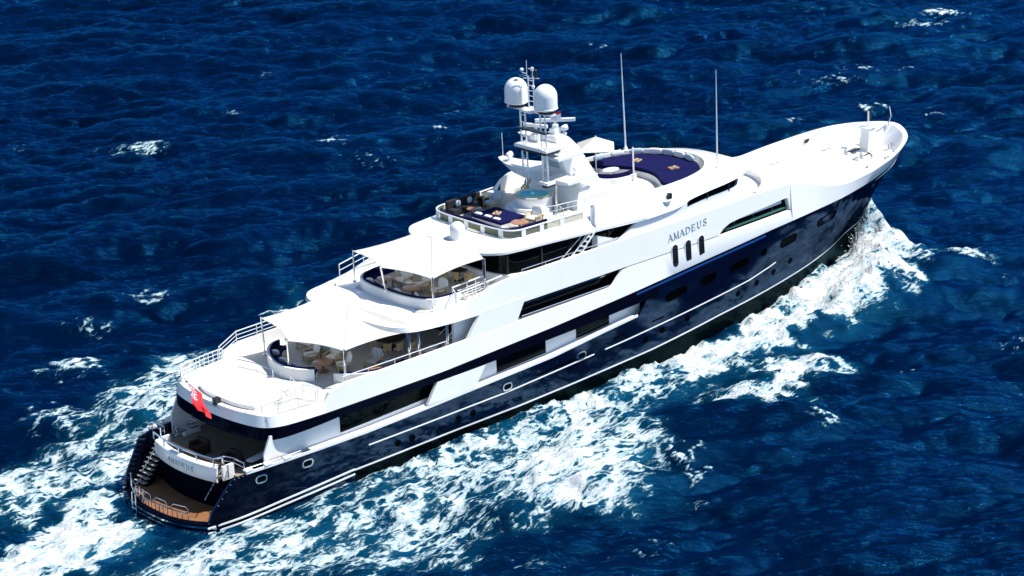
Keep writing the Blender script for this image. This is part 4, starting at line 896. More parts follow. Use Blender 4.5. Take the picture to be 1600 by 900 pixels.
railing('railing', [(20.0, -4.5, 8.42), (21.4, -4.42, 8.42), (22.8, -4.3, 8.42), (24.1, -4.15, 8.42)], 1.0, bars=3, step=.9, r=.04)
railing('railing', [(20.0, -4.45, 8.42), (20.6, -3.5, 8.42), (21.9, -3.4, 8.42), (23.4, -3.3, 8.42)], 1.0, bars=3, step=.9, r=.04)
railing('railing', [(x, 4.75, 8.8+.35*(x > 20)) for x in (18.5, 20.5, 22.5, 24.5)], .8, bars=2, step=1.5, r=.03)
railing('railing', [(29.2, -2.3, 11.19), (30.2, -2.75, 11.19), (31.2, -2.9, 11.19), (32.2, -3.1, 11.19)], 1.0, bars=3, step=.8)
railing('railing', [(30.3, -3.4, 11.19), (30.6, -2.5, 11.19)], .9, bars=2, step=.5)
railing('railing', [(x, 2.35-.09*(x-56)*(x > 58)*.6, 7.0+(.05*(x-57) if x > 57 else 0)) for x in (55.0, 57.0, 59.0, 61.0, 63.2)], .95, bars=3, step=1.0)
railing('railing', [(52.2, 3.6, 6.92), (54.2, 3.4, 6.92)], .95, bars=3, step=1.0)
railing('railing', [(2.55, 2.95, 3.36), (2.3, 1.6, 3.36), (2.2, 0, 3.36), (2.3, -1.6, 3.36), (2.55, -2.9, 3.36), (3.1, -3.0, 3.36)], .42, bars=1, step=1.5, r=.045, m=STEEL)
for sg in (1, -1):
    railing('railing', [(3.1, sg*3.05, 3.3), (3.6, sg*3.4, 3.1), (3.5, sg*4.5, 3.15)], .55, bars=2, step=.8, r=.035, m=STEEL)
    MB().tube([(x, sg*(WK(x)-.15), capz(x)+.34) for x in (3.4, 4.2, 5.2, 6.2, 7.2)], .04, 8).build('handrail', STEEL, yacht)
    hr = MB()
    for x in (3.6, 4.9, 6.2): hr.box(x-.25, x+.25, *sorted((sg*(WK(x)-.3), sg*(WK(x)+.02))), capz(x)+.17, capz(x)+.26)
    hr.build('fairlead', WHITE, yacht)
# sun bed plinth on the open after deck
pp = [(5.35+.5*(abs(y)/2.7)**3, y) for y in np.linspace(-2.7, 2.7, 15)]+[(8.2, 2.5), (8.45, 1.4), (8.5, 0), (8.45, -1.4), (8.2, -2.5)]
MB().prism([(x, y, 5.7) for x, y in pp], (0, 0, .26)).build('deck_plinth', WHITE, yacht, bevel=.07)
MB().prism([(5.7+(x-5.7)*.86+.15, y*.88, 5.961) for x, y in pp], (0, 0, .03)).build('plinth_pad', CREAM, yacht)
# curved coamings round the deck lounges
def wall(path, z0, z1, t, m, name, par=None, smooth=True):
    P = [Vector((x, y, 0)) for x, y in path]; rings = []
    for i, p in enumerate(P):
        d = (P[min(i+1, len(P)-1)]-P[max(i-1, 0)]).normalized(); n = Vector((-d.y, d.x, 0))
        a, b = p, p+n*t; rings.append([(a.x, a.y, z0), (a.x, a.y, z1), (b.x, b.y, z1), (b.x, b.y, z0)])
    return MB().loft(rings, True, True, True).build(name, m, par if par is not None else yacht, smooth=smooth)
UC = crom([(12.6,3.95),(11.9,3.7),(11.2,3.05),(10.6,2.1),(10.2,1.0),(10.15,-.1),(10.5,-1.1),(11.0,-1.75)], 5)
UD = crom([(11.65,-2.75),(12.2,-3.5),(13.2,-4.2),(14.5,-4.5),(16.0,-4.35)], 5)
wall(UC, 5.7, 6.42, .16, WHITE_M, 'lounge_coaming'); wall(UD, 5.7, 6.25, .12, WHITE_M, 'lounge_coaming')
BC = crom([(21.6,3.95),(20.2,3.85),(19.2,3.5),(18.55,2.7),(18.25,1.4),(18.2,0),(18.25,-1.4),(18.5,-2.6),(19.1,-3.45),(20.1,-3.75),(21.0,-3.75)], 5)
wall(BC, 8.4, 9.05, .16, WHITE_M, 'lounge_coaming')
# foredeck trunk, windlasses, foremast, bollards
tp_ = [(51.3,-2.6),(56,-2.4),(60,-2.1),(61.8,-1.6),(62.6,-.8),(62.85,0),(62.6,.8),(61.8,1.6),(60,2.0),(56,2.1),(51.3,2.2)]
MB().loft([[(x, y, 6.8) for x, y in tp_], [(x, y, 7.5+.03*(x-57)) for x, y in tp_], [(57+(x-57)*.97, y*.93, 7.62+.03*(x-57)) for x, y in tp_]], True, False, True).build('foredeck_trunk', WHITE, yacht, bevel=.0)
fm = boxloft(MB(), [(7.45, 65.0, 66.1, .42), (8.6, 65.1, 66.0, .38), (9.25, 65.15, 65.95, .36)]).build('foremast', WHITE, yacht, bevel=.06)
MB().box(64.95, 66.1, -.44, .44, 9.25, 9.34).build('mast_cap', WHITE, fm, bevel=.03)
MB().tube([(65.5, 0, 9.36), (65.5, 0, 10.5)], .07, 8).build('pole', WHITE, fm)
MB().box(65.55, 65.72, -.1, .1, 9.75, 10.65).build('navigation_light', BLACKP, fm)
MB().tube([(67.9, 0, 9.0), (68.25, 0, 9.6), (68.05, 0, 10.35)], .045, 8).build('jackstaff', STEEL, yacht)
for y in (.75, -.75):
    mb = MB(); mb.lathe([(.34, 0), (.34, .12), (.2, .16), (.16, .45), (.26, .5), (.26, .6)], (63.6, y, 7.36), 16)
    w = mb.build('windlass', STEEL, yacht, smooth=True); k = MB(); k.box(63.2, 64.2, y-.2, y+.2, 7.36, 7.5); k.box(63.75, 64.1, y+.12, y+.34, 7.4, 7.85); k.build('gearbox', WHITE_M, w)
    MB().tube([(63.9, y, 7.5), (64.6, y*.9, 7.52), (65.2, y*.75, 7.56)], .05, 6).build('chain', BLACKP, w)
wall(crom([(62.4,-2.4),(63.6,-1.9),(64.5,-1.2),(64.9,-.5),(64.95,.0)], 5), 7.2, 7.62, -.1, WHITE_M, 'breakwater')
for x, y in ((59.5,-3.9),(59.5,3.9),(64.0,2.6),(64.0,-2.9),(66.3,1.2),(66.4,-1.3)):
    mb = MB(); z = foredeck(x)
    for dx in (-.2, .2): mb.lathe([(.1, 0), (.09, .32), (.13, .34), (.13, .42)], (x+dx, y, z), 12)
    mb.box(x-.4, x+.4, y-.14, y+.14, z, z+.05); mb.build('mooring_bollard', STEEL, yacht)
MB().prism([(65.9, .2, 7.66), (66.9, .1, 7.72), (66.9, .9, 7.72), (65.9, 1.1, 7.66)], (0, 0, .22)).build('deck_hatch', WHITE, yacht, bevel=.03)
MB().tube([(66.8, -.1, 8.1), (66.0, .5, 8.25), (66.3, 1.2, 8.2)], .035, 6).build('anchor_bar', STEEL, yacht)
for x, yy in ((63.2, 1), (55.6, 1), (66.9, -1)):
    y = yy*(WB(x)-.47); MB().box(x-.28, x+.28, y-.05, y+.05, foredeck(x)+.55, foredeck(x)+.8).build('fairlead_opening', BLACKP, yacht)

# ------------------------------------------------------------------ loose things
SEAM = mat('awning_seam_tape', (.55, .53, .48), .8)
def sail(name, ctr, ring, m, par, scal=.10, nseg=10, nr=7, sag=.12, thick=.015, seams=(1, 2, 6, 7)):
    C_ = np.array(ctr, float); B = []
    for ie, (a, b) in enumerate(zip(ring, ring[1:]+ring[:1])):
        a, b = np.array(a, float), np.array(b, float)
        for k in range(nseg):
            t = k/nseg; p = a+(b-a)*t; s = (scal if ie < 3 or ie == len(ring)-1 else 0)*4*t*(1-t); q = p+(C_-p)*np.array([s, s, 0]); q[2] -= (.06 if ie < 3 else 0)*4*t*(1-t); B.append(q)
    mb = MB(); n = len(B); rings = []
    for j in range(nr): 
        f = 1-j/nr; rings.append([C_+(p-C_)*f-np.array([0, 0, sag*f*(1-f)*4*.5]) for p in B])
    top = len(mb.v); mb.loft(rings, True); mb.v.append(tuple(C_)); c = len(mb.v)-1
    for i in range(n): mb.f.append((top+(nr-1)*n+i, top+(nr-1)*n+(i+1) % n, c))
    k = len(mb.v); mb.v += [(x, y, z-thick) for x, y, z in mb.v]; mb.f += [tuple(i+k for i in reversed(f)) for f in list(mb.f)]
    mb.f += [(i, (i+1) % n, k+(i+1) % n, k+i) for i in range(n)]
    o = mb.build(name, m, par); shade(o, 40)
    for ie in seams:
        p = np.array(ring[ie], float); MB().tube([tuple(p+(C_-p)*t+np.array([0, 0, .012-(sag*2*t*(1-t))])) for t in np.linspace(.02, 1, 9)], .022, 5).build('seam', SEAM, o)
    return o
def pole(par, p, z0, z1, r=.06, lean=(0, 0)):
    o = MB().tube([(p[0]+lean[0], p[1]+lean[1], z0), (p[0], p[1], z1)], r, 10).build('pole', STEEL, par)
    MB().lathe([(.14, 0), (.14, .05), (.09, .09)], (p[0]+lean[0], p[1]+lean[1], z0), 12).build('foot', STEEL, o); return o
aw = thing('awning', 'lower white sail awning stretched over the aft lounge above the open stern deck', 'awning', (0, 0, 0), group='white sail awnings')
A_, C_, B_, D_ = (11.6,3.95,8.12), (10.5,0,7.95), (11.6,-3.95,8.02), (15.9,-4.75,8.2)
sail('canopy', (15.7,.5,8.78), [A_, C_, B_, D_, (16.4,-4.45,8.52), (17.3,-2.2,8.56), (17.2,.9,8.6), (16.1,1.2,8.47), (15.6,2.1,8.45), (15.8,3.5,8.47)], CANVAS, aw, .08, sag=.05)
pole(aw, A_, 5.75, 8.2, lean=(.05, -.1)); pole(aw, C_, 6.42, 8.05, lean=(-.0, 0)); pole(aw, B_, 5.75, 8.1, lean=(.05, .1)); pole(aw, D_, 5.75, 8.2, .09)
aw = thing('awning', 'upper white sail awning over the smaller lounge, below the deck with the hot tub', 'awning', (0, 0, 0), group='white sail awnings')
A_, C_, B_, D_ = (18.85,3.72,10.62), (17.95,0,10.62), (18.85,-3.72,10.5), (22.5,-4.35,10.98)
sail('canopy', (22.7,.6,11.2), [A_, C_, B_, D_, (23.0,-3.4,10.98), (23.5,-.9,11.02), (24.1,1.7,11.16), (23.2,1.7,11.0), (22.9,2.7,10.95)], CANVAS, aw, .08, sag=.05)
pole(aw, A_, 8.6, 10.68, lean=(.0, 0)); pole(aw, C_, 9.05, 10.7, lean=(.3, 0)); pole(aw, B_, 8.6, 10.58); pole(aw, D_, 8.4, 10.98, .09)
pr_ = thing('parasol', 'white square parasol standing beside the curved navy lounge in front of the mast', 'parasol', (39.6, 2.85, 10.96))
c4 = [(1.75*math.cos(R(a)), 1.75*math.sin(R(a))) for a in (0, 90, 180, 270)]
mb = MB(); ap = (0, 0, 2.7); edge = []
for (ax, ay), (bx_, by_) in zip(c4, c4[1:]+c4[:1]):
    for k in range(6): t = k/6; edge.append((ax+(bx_-ax)*t, ay+(by_-ay)*t, 1.95-.0*t))
mb.v += [ap]+edge+[(0, 0, 2.67)]+[(x, y, z-.02) for x, y, z in edge]; n = len(edge)
for i in range(n): j = (i+1) % n; mb.f += [(0, 1+i, 1+j), (n+1, n+2+j, n+2+i), (1+i, n+2+i, n+2+j, 1+j)]
mb.build('canopy', CANVAS, pr_); MB().tube([(0, 0, 0), (0, 0, 2.76)], .035, 8).build('pole', WHITE, pr_)
MB().lathe([(.3, 0), (.3, .08), (.08, .14), (.05, .4)], (0, 0, 0), 16).build('foot', WHITE, pr_)

# red ensign on a raked staff
en = thing('ensign', 'red ensign with a blue cornered cross canton flying from the raked stern staff', 'flag', (4.75, -.35, 5.86))
tip = Vector((-1.65, .25, 1.75))
MB().tube([(0, 0, -.05), tip], .035, 8).build('staff', WHITE, en)
MB().lathe([(.001, -.08), (.09, 0), (.001, .08)], tuple(tip), 10).build('finial', BLACKP, en)
MB().box(-.12, .28, -.25, .12, -.12, .32).build('staff_bracket', BLACKP, en, bevel=.04)
hd = (-tip).normalized()*1.15; fd = Vector((-.06, -.42, -1.0)).normalized()*1.6; nu, nv_ = 20, 32
me = bpy.data.meshes.new('bunting'); vs, fs, mi = [], [], []
for i in range(nu+1):
    for j in range(nv_+1):
        u, v = i/nu, j/nv_
        p = tip*.97+hd*u*(1-.35*v)+fd*v+Vector((1, .5, 0))*(.13*math.sin(7*v+2.2*u)*(.25+v)+.07*math.sin(11*u+3*v)*v)+Vector((.25, -.3, -.25))*v*u
        vs.append(tuple(p))
for i in range(nu):
    for j in range(nv_):
        a = i*(nv_+1)+j; fs.append((a, a+1, a+nv_+2, a+nv_+1)); u, v = (i+.5)/nu, (j+.5)/nv_; k = 0
        if u < .5 and v < .5:
            cu, cv = abs(u/.5-.5), abs(v/.5-.5); k = 2 if (cu < .07 or cv < .05) else (1 if (cu < .16 or cv < .1 or abs(cu-cv) < .09) else 3)
            if k == 1 and abs(cu-cv) < .035 and cu > .16: k = 2
        mi.append({0: 0, 1: 1, 2: 0, 3: 2}[k])
me.from_pydata(vs, [], fs)
for m in (REDF, WHITEF, BLUEF): me.materials.append(m)
for p, k in zip(me.polygons, mi): p.material_index = k; p.use_smooth = True
link('bunting', me, en)
cf = thing('courtesy_flag', 'small white and red flag flying beside the mast above the radar', 'flag', (31.3, -1.45, 17.35))
mb = MB(); mb.loft([[(0, 0, 0), (0, 0, .32)], [(.25, -.25, -.04), (.25, -.25, .3)], [(.5, -.42, .05), (.5, -.42, .37)]], False); mb.build('bunting', WHITEF, cf)
mb = MB(); mb.loft([[(0, 0, .33), (0, 0, .5)], [(.25, -.25, .31), (.25, -.25, .48)], [(.5, -.42, .38), (.5, -.42, .55)]], False); mb.build('red_band', REDF, cf)
MB().tube([(0, 0, -1.3), (0, 0, 1.0)], .008, 4).build('halyard', WHITE, cf)

# ---- furniture kits
def pillow_mb(mb, x, y, z, w, d, h, rz=0, rx=0, ry=0):
    k = len(mb.v); n = 8; rings = []
    for a in range(n+1):
        f = -math.pi/2+math.pi*a/n; r = max(math.cos(f), .02)**.55; zz = math.sin(f)*h/2
        rings.append([(math.copysign(abs(math.cos(t))**.45, math.cos(t))*w/2*r, math.copysign(abs(math.sin(t))**.45, math.sin(t))*d/2*r, zz) for t in [2*math.pi*q/20 for q in range(20)]])
    mb.loft(rings, True, True, True); mb.rot(rz=rz, rx=rx, ry=ry, loc=(x, y, z), start=k); return mb
def cushion(x, y, z, label, m, w=.5, d=.5, h=.16, rz=0, tilt=0.0, group=None):
    o = bpy.data.objects.new('cushion', pillow_mb(MB(), 0, 0, 0, w, d, h).build('tmp', m, None, smooth=True).data); bpy.data.objects.remove(bpy.data.objects['tmp'])
    COL.objects.link(o); o.location = (x, y, z); o.rotation_euler = (0, tilt, rz); shade(o, 60); return tag(o, label, 'cushion', group)
def round_table(x, y, z, r, h, label, group=None, mt=WOOD):
    t = thing('round_table', label, 'table', (x, y, z), 0, group)
    MB().lathe([(.001, h-.05), (r-.03, h-.05), (r, h-.03), (r, h-.01), (r-.02, h), (.001, h)], (0, 0, 0), 32).build('tabletop', mt, t, smooth=True)
    MB().lathe([(r*.55, 0), (r*.55, .05), (.09, .1), (.07, h-.1), (r*.5, h-.051)], (0, 0, 0), 20).build('pedestal', mt, t, smooth=True); return t
def square_table(x, y, z, a, b, h, label, rz=0, mt=WOOD, cat='table', name='low_table'):
    t = thing(name, label, cat, (x, y, z), rz)
    MB().box(-a/2, a/2, -b/2, b/2, h-.05, h).build('tabletop', mt, t, bevel=.012)
    for sx in (-1, 1):
        for sy in (-1, 1): MB().box(sx*(a/2-.06)-.03, sx*(a/2-.06)+.03, sy*(b/2-.06)-.03, sy*(b/2-.06)+.03, 0, h-.05).build('leg', mt, t)
    return t
def armchair(x, y, z, rz, label, m=CREAM, wood=WOODL, group=None, wide=.8):
    t = thing('armchair', label, 'chair', (x, y, z), rz, group); t.scale = (1.2, 1.2, 1.1); w = wide/2
    for sx in (-1, 1):
        for sy in (-1, 1): MB().box(sx*.3-.03, sx*.3+.03, sy*(w-.04)-.03, sy*(w-.04)+.03, 0, .6 if True else .4).build('leg', wood, t)
    MB().box(-.34, .34, -w+.05, w-.05, .26, .34).build('seat_frame', wood, t)
    s = MB(); pillow_mb(s, .02, 0, .42, .64, wide-.12, .2); s.build('seat_cushion', m, t, smooth=True)
    b = MB(); pillow_mb(b, -.34, 0, .72, .18, wide-.1, .66, ry=-.22); b.build('back_cushion', m, t, smooth=True)
    for sy in (-1, 1): MB().box(-.36, .34, sy*(w-.03)-.05, sy*(w-.03)+.05, .58, .63).build('armrest', wood, t, bevel=.01)
    return t
def dining_chair(x, y, z, rz, label, m=WOODL, group=None):
    t = thing('dining_chair', label, 'chair', (x, y, z), rz, group)
    for sx in (-1, 1):
        for sy in (-1, 1): MB().tube([(sx*.2, sy*.2, 0), (sx*.18, sy*.19, .44)], .025, 6).build('leg', m, t)
    s = MB(); pillow_mb(s, 0, 0, .48, .5, .48, .1); s.build('seat', m if m is not WOODL else CREAM, t, smooth=True)
    a = [R(105+150*k/10) for k in range(11)]
    MB().loft([[(.27*math.cos(q), .27*math.sin(q), .46) for q in a], [(.3*math.cos(q)-.06, .3*math.sin(q), .95) for q in a], [(.27*math.cos(q)-.06, .27*math.sin(q), .95) for q in a], [(.24*math.cos(q), .24*math.sin(q), .46) for q in a], [(.27*math.cos(q), .27*math.sin(q), .46) for q in a]], False).build('backrest', m, t)
    return t
def lounger(x, y, z, rz, label, group):
    t = thing('sun_lounger', label, 'sun lounger', (x, y, z), rz, group)
    MB().box(-.95, .95, -.32, .32, .22, .28).build('frame', WOODL, t)
    for sx in (-.8, .8):
        for sy in (-.28, .28): MB().box(sx-.03, sx+.03, sy-.03, sy+.03, 0, .22).build('leg', WOODL, t)
    s = MB(); pillow_mb(s, .3, 0, .34, 1.35, .62, .14); s.build('mattress', CREAM, t, smooth=True)
    b = MB(); pillow_mb(b, -.6, 0, .52, .75, .62, .14, ry=.6); b.build('backrest', CREAM, t, smooth=True); return t
def settee(name, label, path, z0, seat, back, depth, m=NAVYF, t=.14):
    """built along a path: back panel with a seat cushion and a plinth on its inner (left) side"""
    P = [Vector((x, y, 0)) for x, y in path]; rt_ = thing(name, label, 'sofa', (0, 0, 0)); rb_, rs_, rp_ = [], [], []
    for i, p in enumerate(P):
        d = (P[min(i+1, len(P)-1)]-P[max(i-1, 0)]).normalized(); n = Vector((-d.y, d.x, 0))
        q = lambda o, z: (p.x+n.x*o, p.y+n.y*o, z)
        rb_.append([q(0, z0), q(0, back-.04), q(.03, back), q(t-.03, back), q(t, back-.04), q(t, z0)])
        rs_.append([q(t+.004, seat-.14), q(t+.004, seat), q(depth-.05, seat), q(depth, seat-.05), q(depth, seat-.14)]); rp_.append([q(t+.004, z0), q(t+.004, seat-.142), q(depth-.06, seat-.142), q(depth-.06, z0)])
    MB().loft(rb_, True, True, True).build('backrest', m, rt_, smooth=True); MB().loft(rs_, True, True, True).build('seat_cushion', m, rt_, smooth=True)
    MB().loft(rp_, True, True, True).build('plinth', WHITE_M, rt_); return rt_
def off(path, d):
    P = [Vector((x, y, 0)) for x, y in path]; o = []
    for i, p in enumerate(P):
        e = (P[min(i+1, len(P)-1)]-P[max(i-1, 0)]).normalized(); o.append((p.x-e.y*d, p.y+e.x*d))
    return o
def tray(x, y, z, rz, label):
    t = thing('serving_tray', label, 'tray', (x, y, z), rz)
    MB().box(-.3, .3, -.2, .2, 0, .03).build('base', WOOD, t); r = MB()
    for a in (-1, 1): r.box(-.32, .32, a*.2-.02, a*.2+.02, .0, .08); r.box(a*.3-.02, a*.3+.02, -.18, .18, .0, .08)
    r.build('rim', WOODL, t); MB().lathe([(.05, .03), (.06, .16), (.001, .16)], (.08, .03, 0), 10).build('cup', WHITE, t); return t

# ---- upper deck aft lounge (floor 5.7)
ZU = 5.705
settee('curved_settee', 'navy curved settee inside the large coaming under the lower awning', off(UC, .17), ZU, 6.15, 6.5, .72)
settee('curved_settee', 'navy curved settee inside the low starboard coaming under the lower awning', off(UD[2:], .13), ZU, 6.1, 6.32, .6)
round_table(12.35, -.9, ZU, .62, .62, 'round wooden table nearest the stern in front of the lower navy settee')
square_table(13.5, 1.45, ZU, .6, .6, .66, 'small square wooden side table between cream armchairs of the lower lounge', .2)
square_table(14.1, -3.55, ZU, .75, .6, .42, 'square wooden table in front of the striped chair of the lower lounge')
round_table(13.0, -3.35, ZU, .34, .4, 'little round wooden stool-high table by the low starboard coaming of the lower lounge')
armchair(12.9, .95, ZU, R(160), 'cream armchair facing aft beside the square side table of the lower lounge')
armchair(13.6, -.35, ZU, R(200), 'cream armchair behind the larger round table of the lower lounge')
armchair(13.2, -1.75, ZU, R(150), 'cream armchair to starboard of the larger round table, lower lounge')
armchair(14.2, .7, ZU, R(20), 'pale blue armchair farthest from the stern in the lower lounge', BLUEGREY)
armchair(14.75, -2.75, ZU, R(195), 'armchair with blue and white striped cushions under the lower awning', STRIPE)
armchair(14.1, 2.6, ZU, R(190), 'wide cream armchair by the port side of the lower lounge', CREAM, wide=1.2)
for (x, y, rz, lb) in ((16.15,-1.35,R(-60),'tan dining chair nearest the stern, at the table behind the lower lounge'),(16.5,-1.95,R(70),'tan dining chair second from the stern at the lower dining table'),(17.05,-2.35,R(95),'tan dining chair on the starboard side of the lower dining table, toward the pillar'),(17.6,-2.9,R(120),'tan dining chair farthest to starboard, beside the lower dining table')):
    dining_chair(x, y, ZU, rz, lb, group='tan dining chairs of the lower lounge')
round_table(17.6, -.9, ZU, 1.0, .74, 'large dark round dining table under the deck overhang behind the lower lounge', mt=RATTAN)
lounger(18.3, -3.55, ZU, R(14), 'white sun lounger nearer the middle of the deck beside the starboard pillar', 'sun loungers beside the starboard pillar')
lounger(18.9, -4.35, ZU, R(10), 'white sun lounger along the starboard bulwark beside the pillar', 'sun loungers beside the starboard pillar')
square_table(17.5, -4.55, ZU, .55, .55, .45, 'small wooden table at the foot of the sun loungers', mt=WOODL)
for (x, y, z, rz, lb, m) in ((11.45,2.55,6.3,.6,'cream cushion at the port end of the lower navy settee',CREAM),(10.95,1.2,6.3,.3,'cream cushion in the middle of the lower navy settee',CREAM),(10.85,-.1,6.3,0,'pale blue cushion near the starboard end of the lower navy settee',BLUEGREY)):
    cushion(x, y, z, lb, m, .18, .5, .42, rz, -.3, 'cushions on the lower navy settee')
# ---- bridge deck lounge (floor 8.4)
ZD = 8.415
settee('curved_settee', 'navy U-shaped settee inside the coaming under the upper awning', off(BC, .17), ZD, 8.85, 9.13, .7)
round_table(19.75, 1.75, ZD, .55, .66, 'round wooden table to port in the upper lounge', 'round tables of the upper lounge')
round_table(19.7, -.85, ZD, .62, .66, 'round wooden table amidships in the upper lounge', 'round tables of the upper lounge')
square_table(19.75, -2.55, ZD, .6, .6, .42, 'low square wooden table at the starboard bend of the upper settee')
square_table(20.3, .15, ZD, .55, .55, .6, 'small square side table with white top between the round tables of the upper lounge', mt=CREAM)
armchair(20.6, 1.15, ZD, R(185), 'cream armchair between the port and middle tables of the upper lounge', wide=.95)
armchair(20.85, -.4, ZD, R(180), 'cream armchair behind the middle round table of the upper lounge')
armchair(20.75, -2.0, ZD, R(175), 'white high-backed armchair beside the starboard awning pole of the upper lounge', WHITEF)
for (x, y, rz, lb) in ((22.95,-.55,R(-30),'tan dining chair nearest port at the upper dining table'),(23.0,-1.25,R(10),'tan dining chair in the middle of the row at the upper dining table'),(23.35,-1.9,R(60),'pale tan dining chair nearest the starboard rail at the upper dining table')):
    dining_chair(x, y, ZD, rz, lb, group='tan dining chairs of the upper lounge')
round_table(23.75, -.6, ZD, .6, .74, 'dark round dining table in the shade below the upper overhang', mt=RATTAN)
for (x, y, rz, lb, m) in ((18.85,2.2,.4,'cream cushion toward port on the upper navy settee',CREAM),(18.75,.7,0,'white cushion left of centre on the upper navy settee',WHITEF),(18.7,-.6,0,'cream cushion behind the middle table on the upper navy settee',CREAM),(18.95,-2.1,-.4,'white cushion at the starboard bend of the upper navy settee',WHITEF)):
    cushion(x, y, 9.02, lb, m, .18, .5, .42, rz, -.3, 'cushions on the upper navy settee')
# ---- sun deck (floor 10.8)
ZS = 11.19
SP = mir([(x+.4*max(0, 1-y/3), y-.34*min(1, y/3), 0) for x, y in ST if x < 28.9])
settee('wraparound_settee', 'navy settee running round the stern balustrade of the hot tub deck', [(x, y) for x, y, z in reversed(SP)][14:], ZS, 11.5, 11.85, .5)
sf = thing('sofa', 'black sofa along the port balustrade of the hot tub deck', 'sofa', (0, 0, 0))
MB().box(26.5, 29.4, 2.75, 3.35, ZS, 11.58).build('seat_cushion', BLACKF, sf, bevel=.06); MB().box(26.5, 29.4, 3.352, 3.58, ZS, 12.08).build('backrest', BLACKF, sf, bevel=.06); MB().box(29.1, 29.42, 2.5, 3.3, 11.582, 11.85).build('armrest', BLACKF, sf, bevel=.05)
for x, lb in ((27.3,'white and grey cushion on the black sofa, nearer the stern'),(28.3,'white and grey cushion on the black sofa, nearer the mast')):
    cushion(x, 3.2, 11.82, lb, BLUEGREY, .42, .16, .42, .15, 0, 'cushions on the black sofa')
sp_ = thing('sun_pad', 'wide navy sun pad on a low base aft of the hot tub', 'sun bed', (27.75, -.1, ZS))
MB().box(-1.05, 1.05, -1.35, 1.35, 0, .28).build('base', WHITE_M, sp_, bevel=.04)
for y0, y1 in ((-1.38, -.005), (.005, 1.38)): MB().box(-1.08, 1.08, y0, y1, .282, .44).build('mattress', NAVYF, sp_, bevel=.05)
tray(27.8, .1, ZS+.445, .5, 'small wooden tray on the navy sun pad by the hot tub')
for y, lb in ((.9,'white cushion on the port corner of the navy sun pad'),(.0,'white cushion in the middle of the stern edge of the navy sun pad'),(-.8,'white cushion on the starboard corner of the navy sun pad')):
    cushion(26.95, y, ZS+.51, lb, WHITEF, .3, .55, .16, .1, 0, 'cushions on the square sun pad')
round_table(27.7, 2.1, ZS, .5, .45, 'round wooden table beside the black sofa of the hot tub deck', 'round tables of the hot tub deck')
round_table(27.6, -2.2, ZS, .55, .45, 'round wooden table at the starboard side of the navy sun pad', 'round tables of the hot tub deck')
armchair(29.3, 2.15, ZS, R(170), 'pale blue armchair near the black sofa of the hot tub deck', BLUEGREY)
armchair(28.75, -2.3, ZS, R(190), 'cream armchair with tan frame near the starboard rail of the hot tub deck')
armchair(32.8, 2.3, ZS, R(215), 'small tan wicker chair in the far corner beyond the hot tub', WOODL, WOODL)
MB().box(29.9, 30.6, 2.5, 3.3, ZS, 12.0).build('deck_locker', WHITE, yacht, bevel=.05)
# ---- forward lounge before the mast
ZL = 10.955
inn = crom([(40.0,2.75),(40.6,1.95),(41.1,1.0),(41.25,0),(41.1,-1.0),(40.6,-1.95),(40.0,-2.75)], 5); out_ = crom([(39.6,4.05),(41.2,3.9),(42.7,3.5),(43.9,2.7),(44.7,1.7),(45.0,.8),(45.05,0),(45.0,-.8),(44.7,-1.7),(43.9,-2.7),(42.7,-3.5),(41.2,-3.9),(39.6,-4.05)], 4)
arcp = thing('sun_bed', 'wide crescent navy sun bed inside the rounded coaming ahead of the mast', 'sun bed', (0, 0, 0))
poly = [(x, y) for x, y in inn]+[(x, y) for x, y in reversed(out_)]
MB().prism([(x, y, ZL) for x, y in poly], (0, 0, .36)).build('base', WHITE_M, arcp); MB().prism([(x, y, ZL+.362) for x, y in poly], (0, 0, .26)).build('mattress', NAVYF, arcp, bevel=.04)
CS_ = crom([(40.7,.35),(39.8,.25),(38.9,.5),(38.4,1.1),(38.3,2.1),(38.7,3.1),(39.5,3.6)][::-1], 5)
settee('crescent_settee', 'dark navy crescent settee round the oval table ahead of the mast', CS_, ZL, 11.3, 11.62, .30)
wall(off(CS_, -.2), ZL, 11.34, .18, WHITE_M, 'lounge_coaming')
tb_ = thing('oval_table', 'pale oval table inside the crescent settee ahead of the mast', 'table', (39.85, 1.75, ZL)); MB().lathe([(.001, .5), (.7, .5), (.7, .55), (.001, .55)], (0, 0, 0), 32, 1.0, .65).build('tabletop', BLUEGREY, tb_); MB().lathe([(.25, 0), (.06, .08), (.06, .5)], (0, 0, 0), 12).build('pedestal', STEEL, tb_)
tray(42.3, 1.6, ZL+.628, .3, 'wooden tray on the port half of the crescent sun bed'); tray(42.6, -1.5, ZL+.628, -.3, 'wooden tray on the starboard half of the crescent sun bed')
posn = ['farthest aft along the port edge', 'second along the port edge', 'third along the port edge', 'at the port shoulder of the curve', 'just port of the front', 'at the very front of the curve', 'at the starboard shoulder of the curve']
for i, k in enumerate((3, 7, 11, 15, 19, 24, 29)):
    x, y = out_[k]; dx, dy = out_[k+1]-out_[k-1]; a = math.atan2(dy, dx)
    cushion(x-.2*(x-41)/3.5, y*.95, ZL+.83, ('white' if i % 2 else 'pale blue')+' back cushion of the crescent sun bed, '+posn[i], WHITEF if i % 2 else BLUEGREY, 1.0, .22, .44, a, 0, 'back cushions of the crescent sun bed')
cushion(39.0, 2.9, 11.42, 'cream cushion lying at the port end of the dark crescent settee', CREAM, .5, .5, .16, .4)
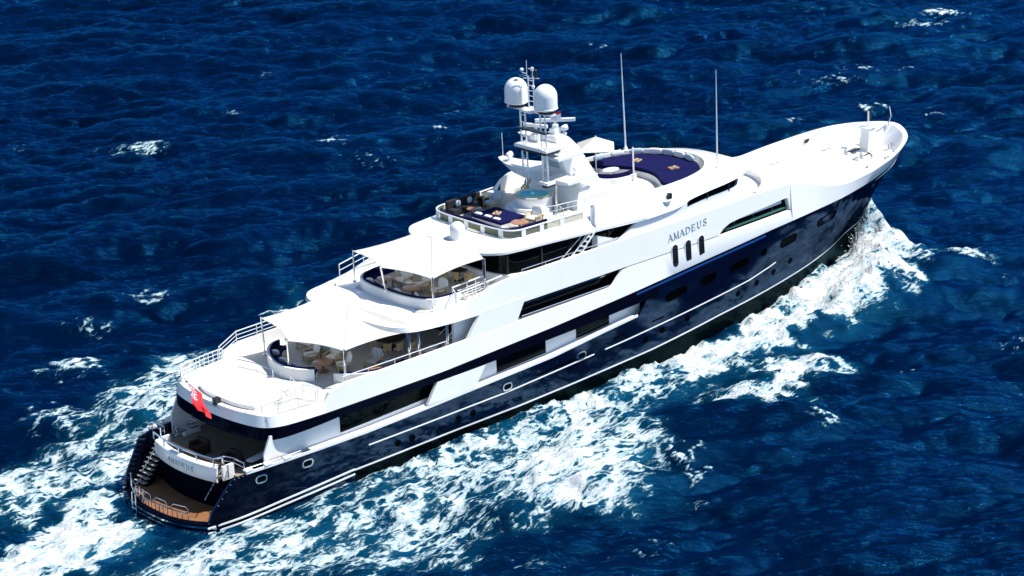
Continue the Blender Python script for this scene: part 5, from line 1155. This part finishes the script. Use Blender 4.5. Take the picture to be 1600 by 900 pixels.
# ---- main deck aft (floor 2.5)
for x, y, lb in ((4.35,1.0,'dark brown rattan armchair nearer port on the shaded stern deck'),(4.55,-1.9,'dark brown rattan armchair nearer starboard on the shaded stern deck')):
    t = thing('rattan_armchair', lb, 'chair', (x, y, 2.505), 0, 'rattan armchairs on the stern deck')
    MB().box(-.42, .42, -.55, .55, 0, .42).build('seat', RATTAN, t, bevel=.03); MB().box(.2, .44, -.56, .56, .422, .78).build('backrest', RATTAN, t, bevel=.03)
    for s in (-1, 1): MB().box(-.4, .2, s*.47-.09, s*.47+.09, .422, .64).build('armrest', RATTAN, t, bevel=.02)
t = thing('bench', 'low dark bench with a long white cushion by the starboard rail of the stern deck', 'bench', (5.7, -2.95, 2.505), R(8))
MB().box(-.95, .95, -.3, .3, 0, .36).build('seat', RATTAN, t, bevel=.02); b = MB(); pillow_mb(b, 0, 0, .44, 1.85, .6, .16); b.build('cushion', WHITEF, t, smooth=True)
t = thing('sofa', 'long dark brown rattan sofa backing on to the transom of the stern deck', 'sofa', (3.35, -.2, 2.505))
MB().box(-.32, .4, -2.4, 2.4, 0, .38).build('seat', RATTAN, t, bevel=.03); MB().box(-.36, -.1, -2.4, 2.4, .382, .7).build('backrest', RATTAN, t, bevel=.03)
for x, y in ((4.9,4.0),(5.9,4.05)):
    w = MB().lathe([(.26, 0), (.26, .1), (.14, .15), (.12, .4), (.22, .48), (.22, .56)], (x, y, 2.5), 14).build('capstan', STEEL, yacht, smooth=True)
MB().box(5.1, 6.3, 3.55, 3.8, 2.5, 2.72).build('mooring_locker', WHITE_M, yacht, bevel=.03)
# ------------------------------------------------------------------ spray thrown up by the bow
sp = MB(); rs = random.Random(5); oct_ = [(1,0,0),(-1,0,0),(0,1,0),(0,-1,0),(0,0,1),(0,0,-1)]; of = [(0,2,4),(2,1,4),(1,3,4),(3,0,4),(2,0,5),(1,2,5),(3,1,5),(0,3,5)]
for i in range(2000):
    sg = -1 if rs.random() < .85 else 1; s = rs.random()**1.2
    cx = 64.6-s*9; cy = .2+s*6.8; 
    h = max(0, rs.gauss(1.5*(1-s)**1.3+.35, .55*(1-s)+.18)); cx += rs.gauss(0, .6)+.5*(1-s); cy += rs.gauss(0, .5)
    r = rs.uniform(.012, .032)*(1 if rs.random() < .93 else 1.7); sp.add([(cx+a*r*1.4, sg*cy+b*r, .3+h+c*r) for a, b, c in oct_], of)
tag(sp.build('bow_spray', mat('spray_white', (.9, .93, .94), .8), None, smooth=True), 'white spray droplets flying off the bow wave', 'spray', kind='stuff')
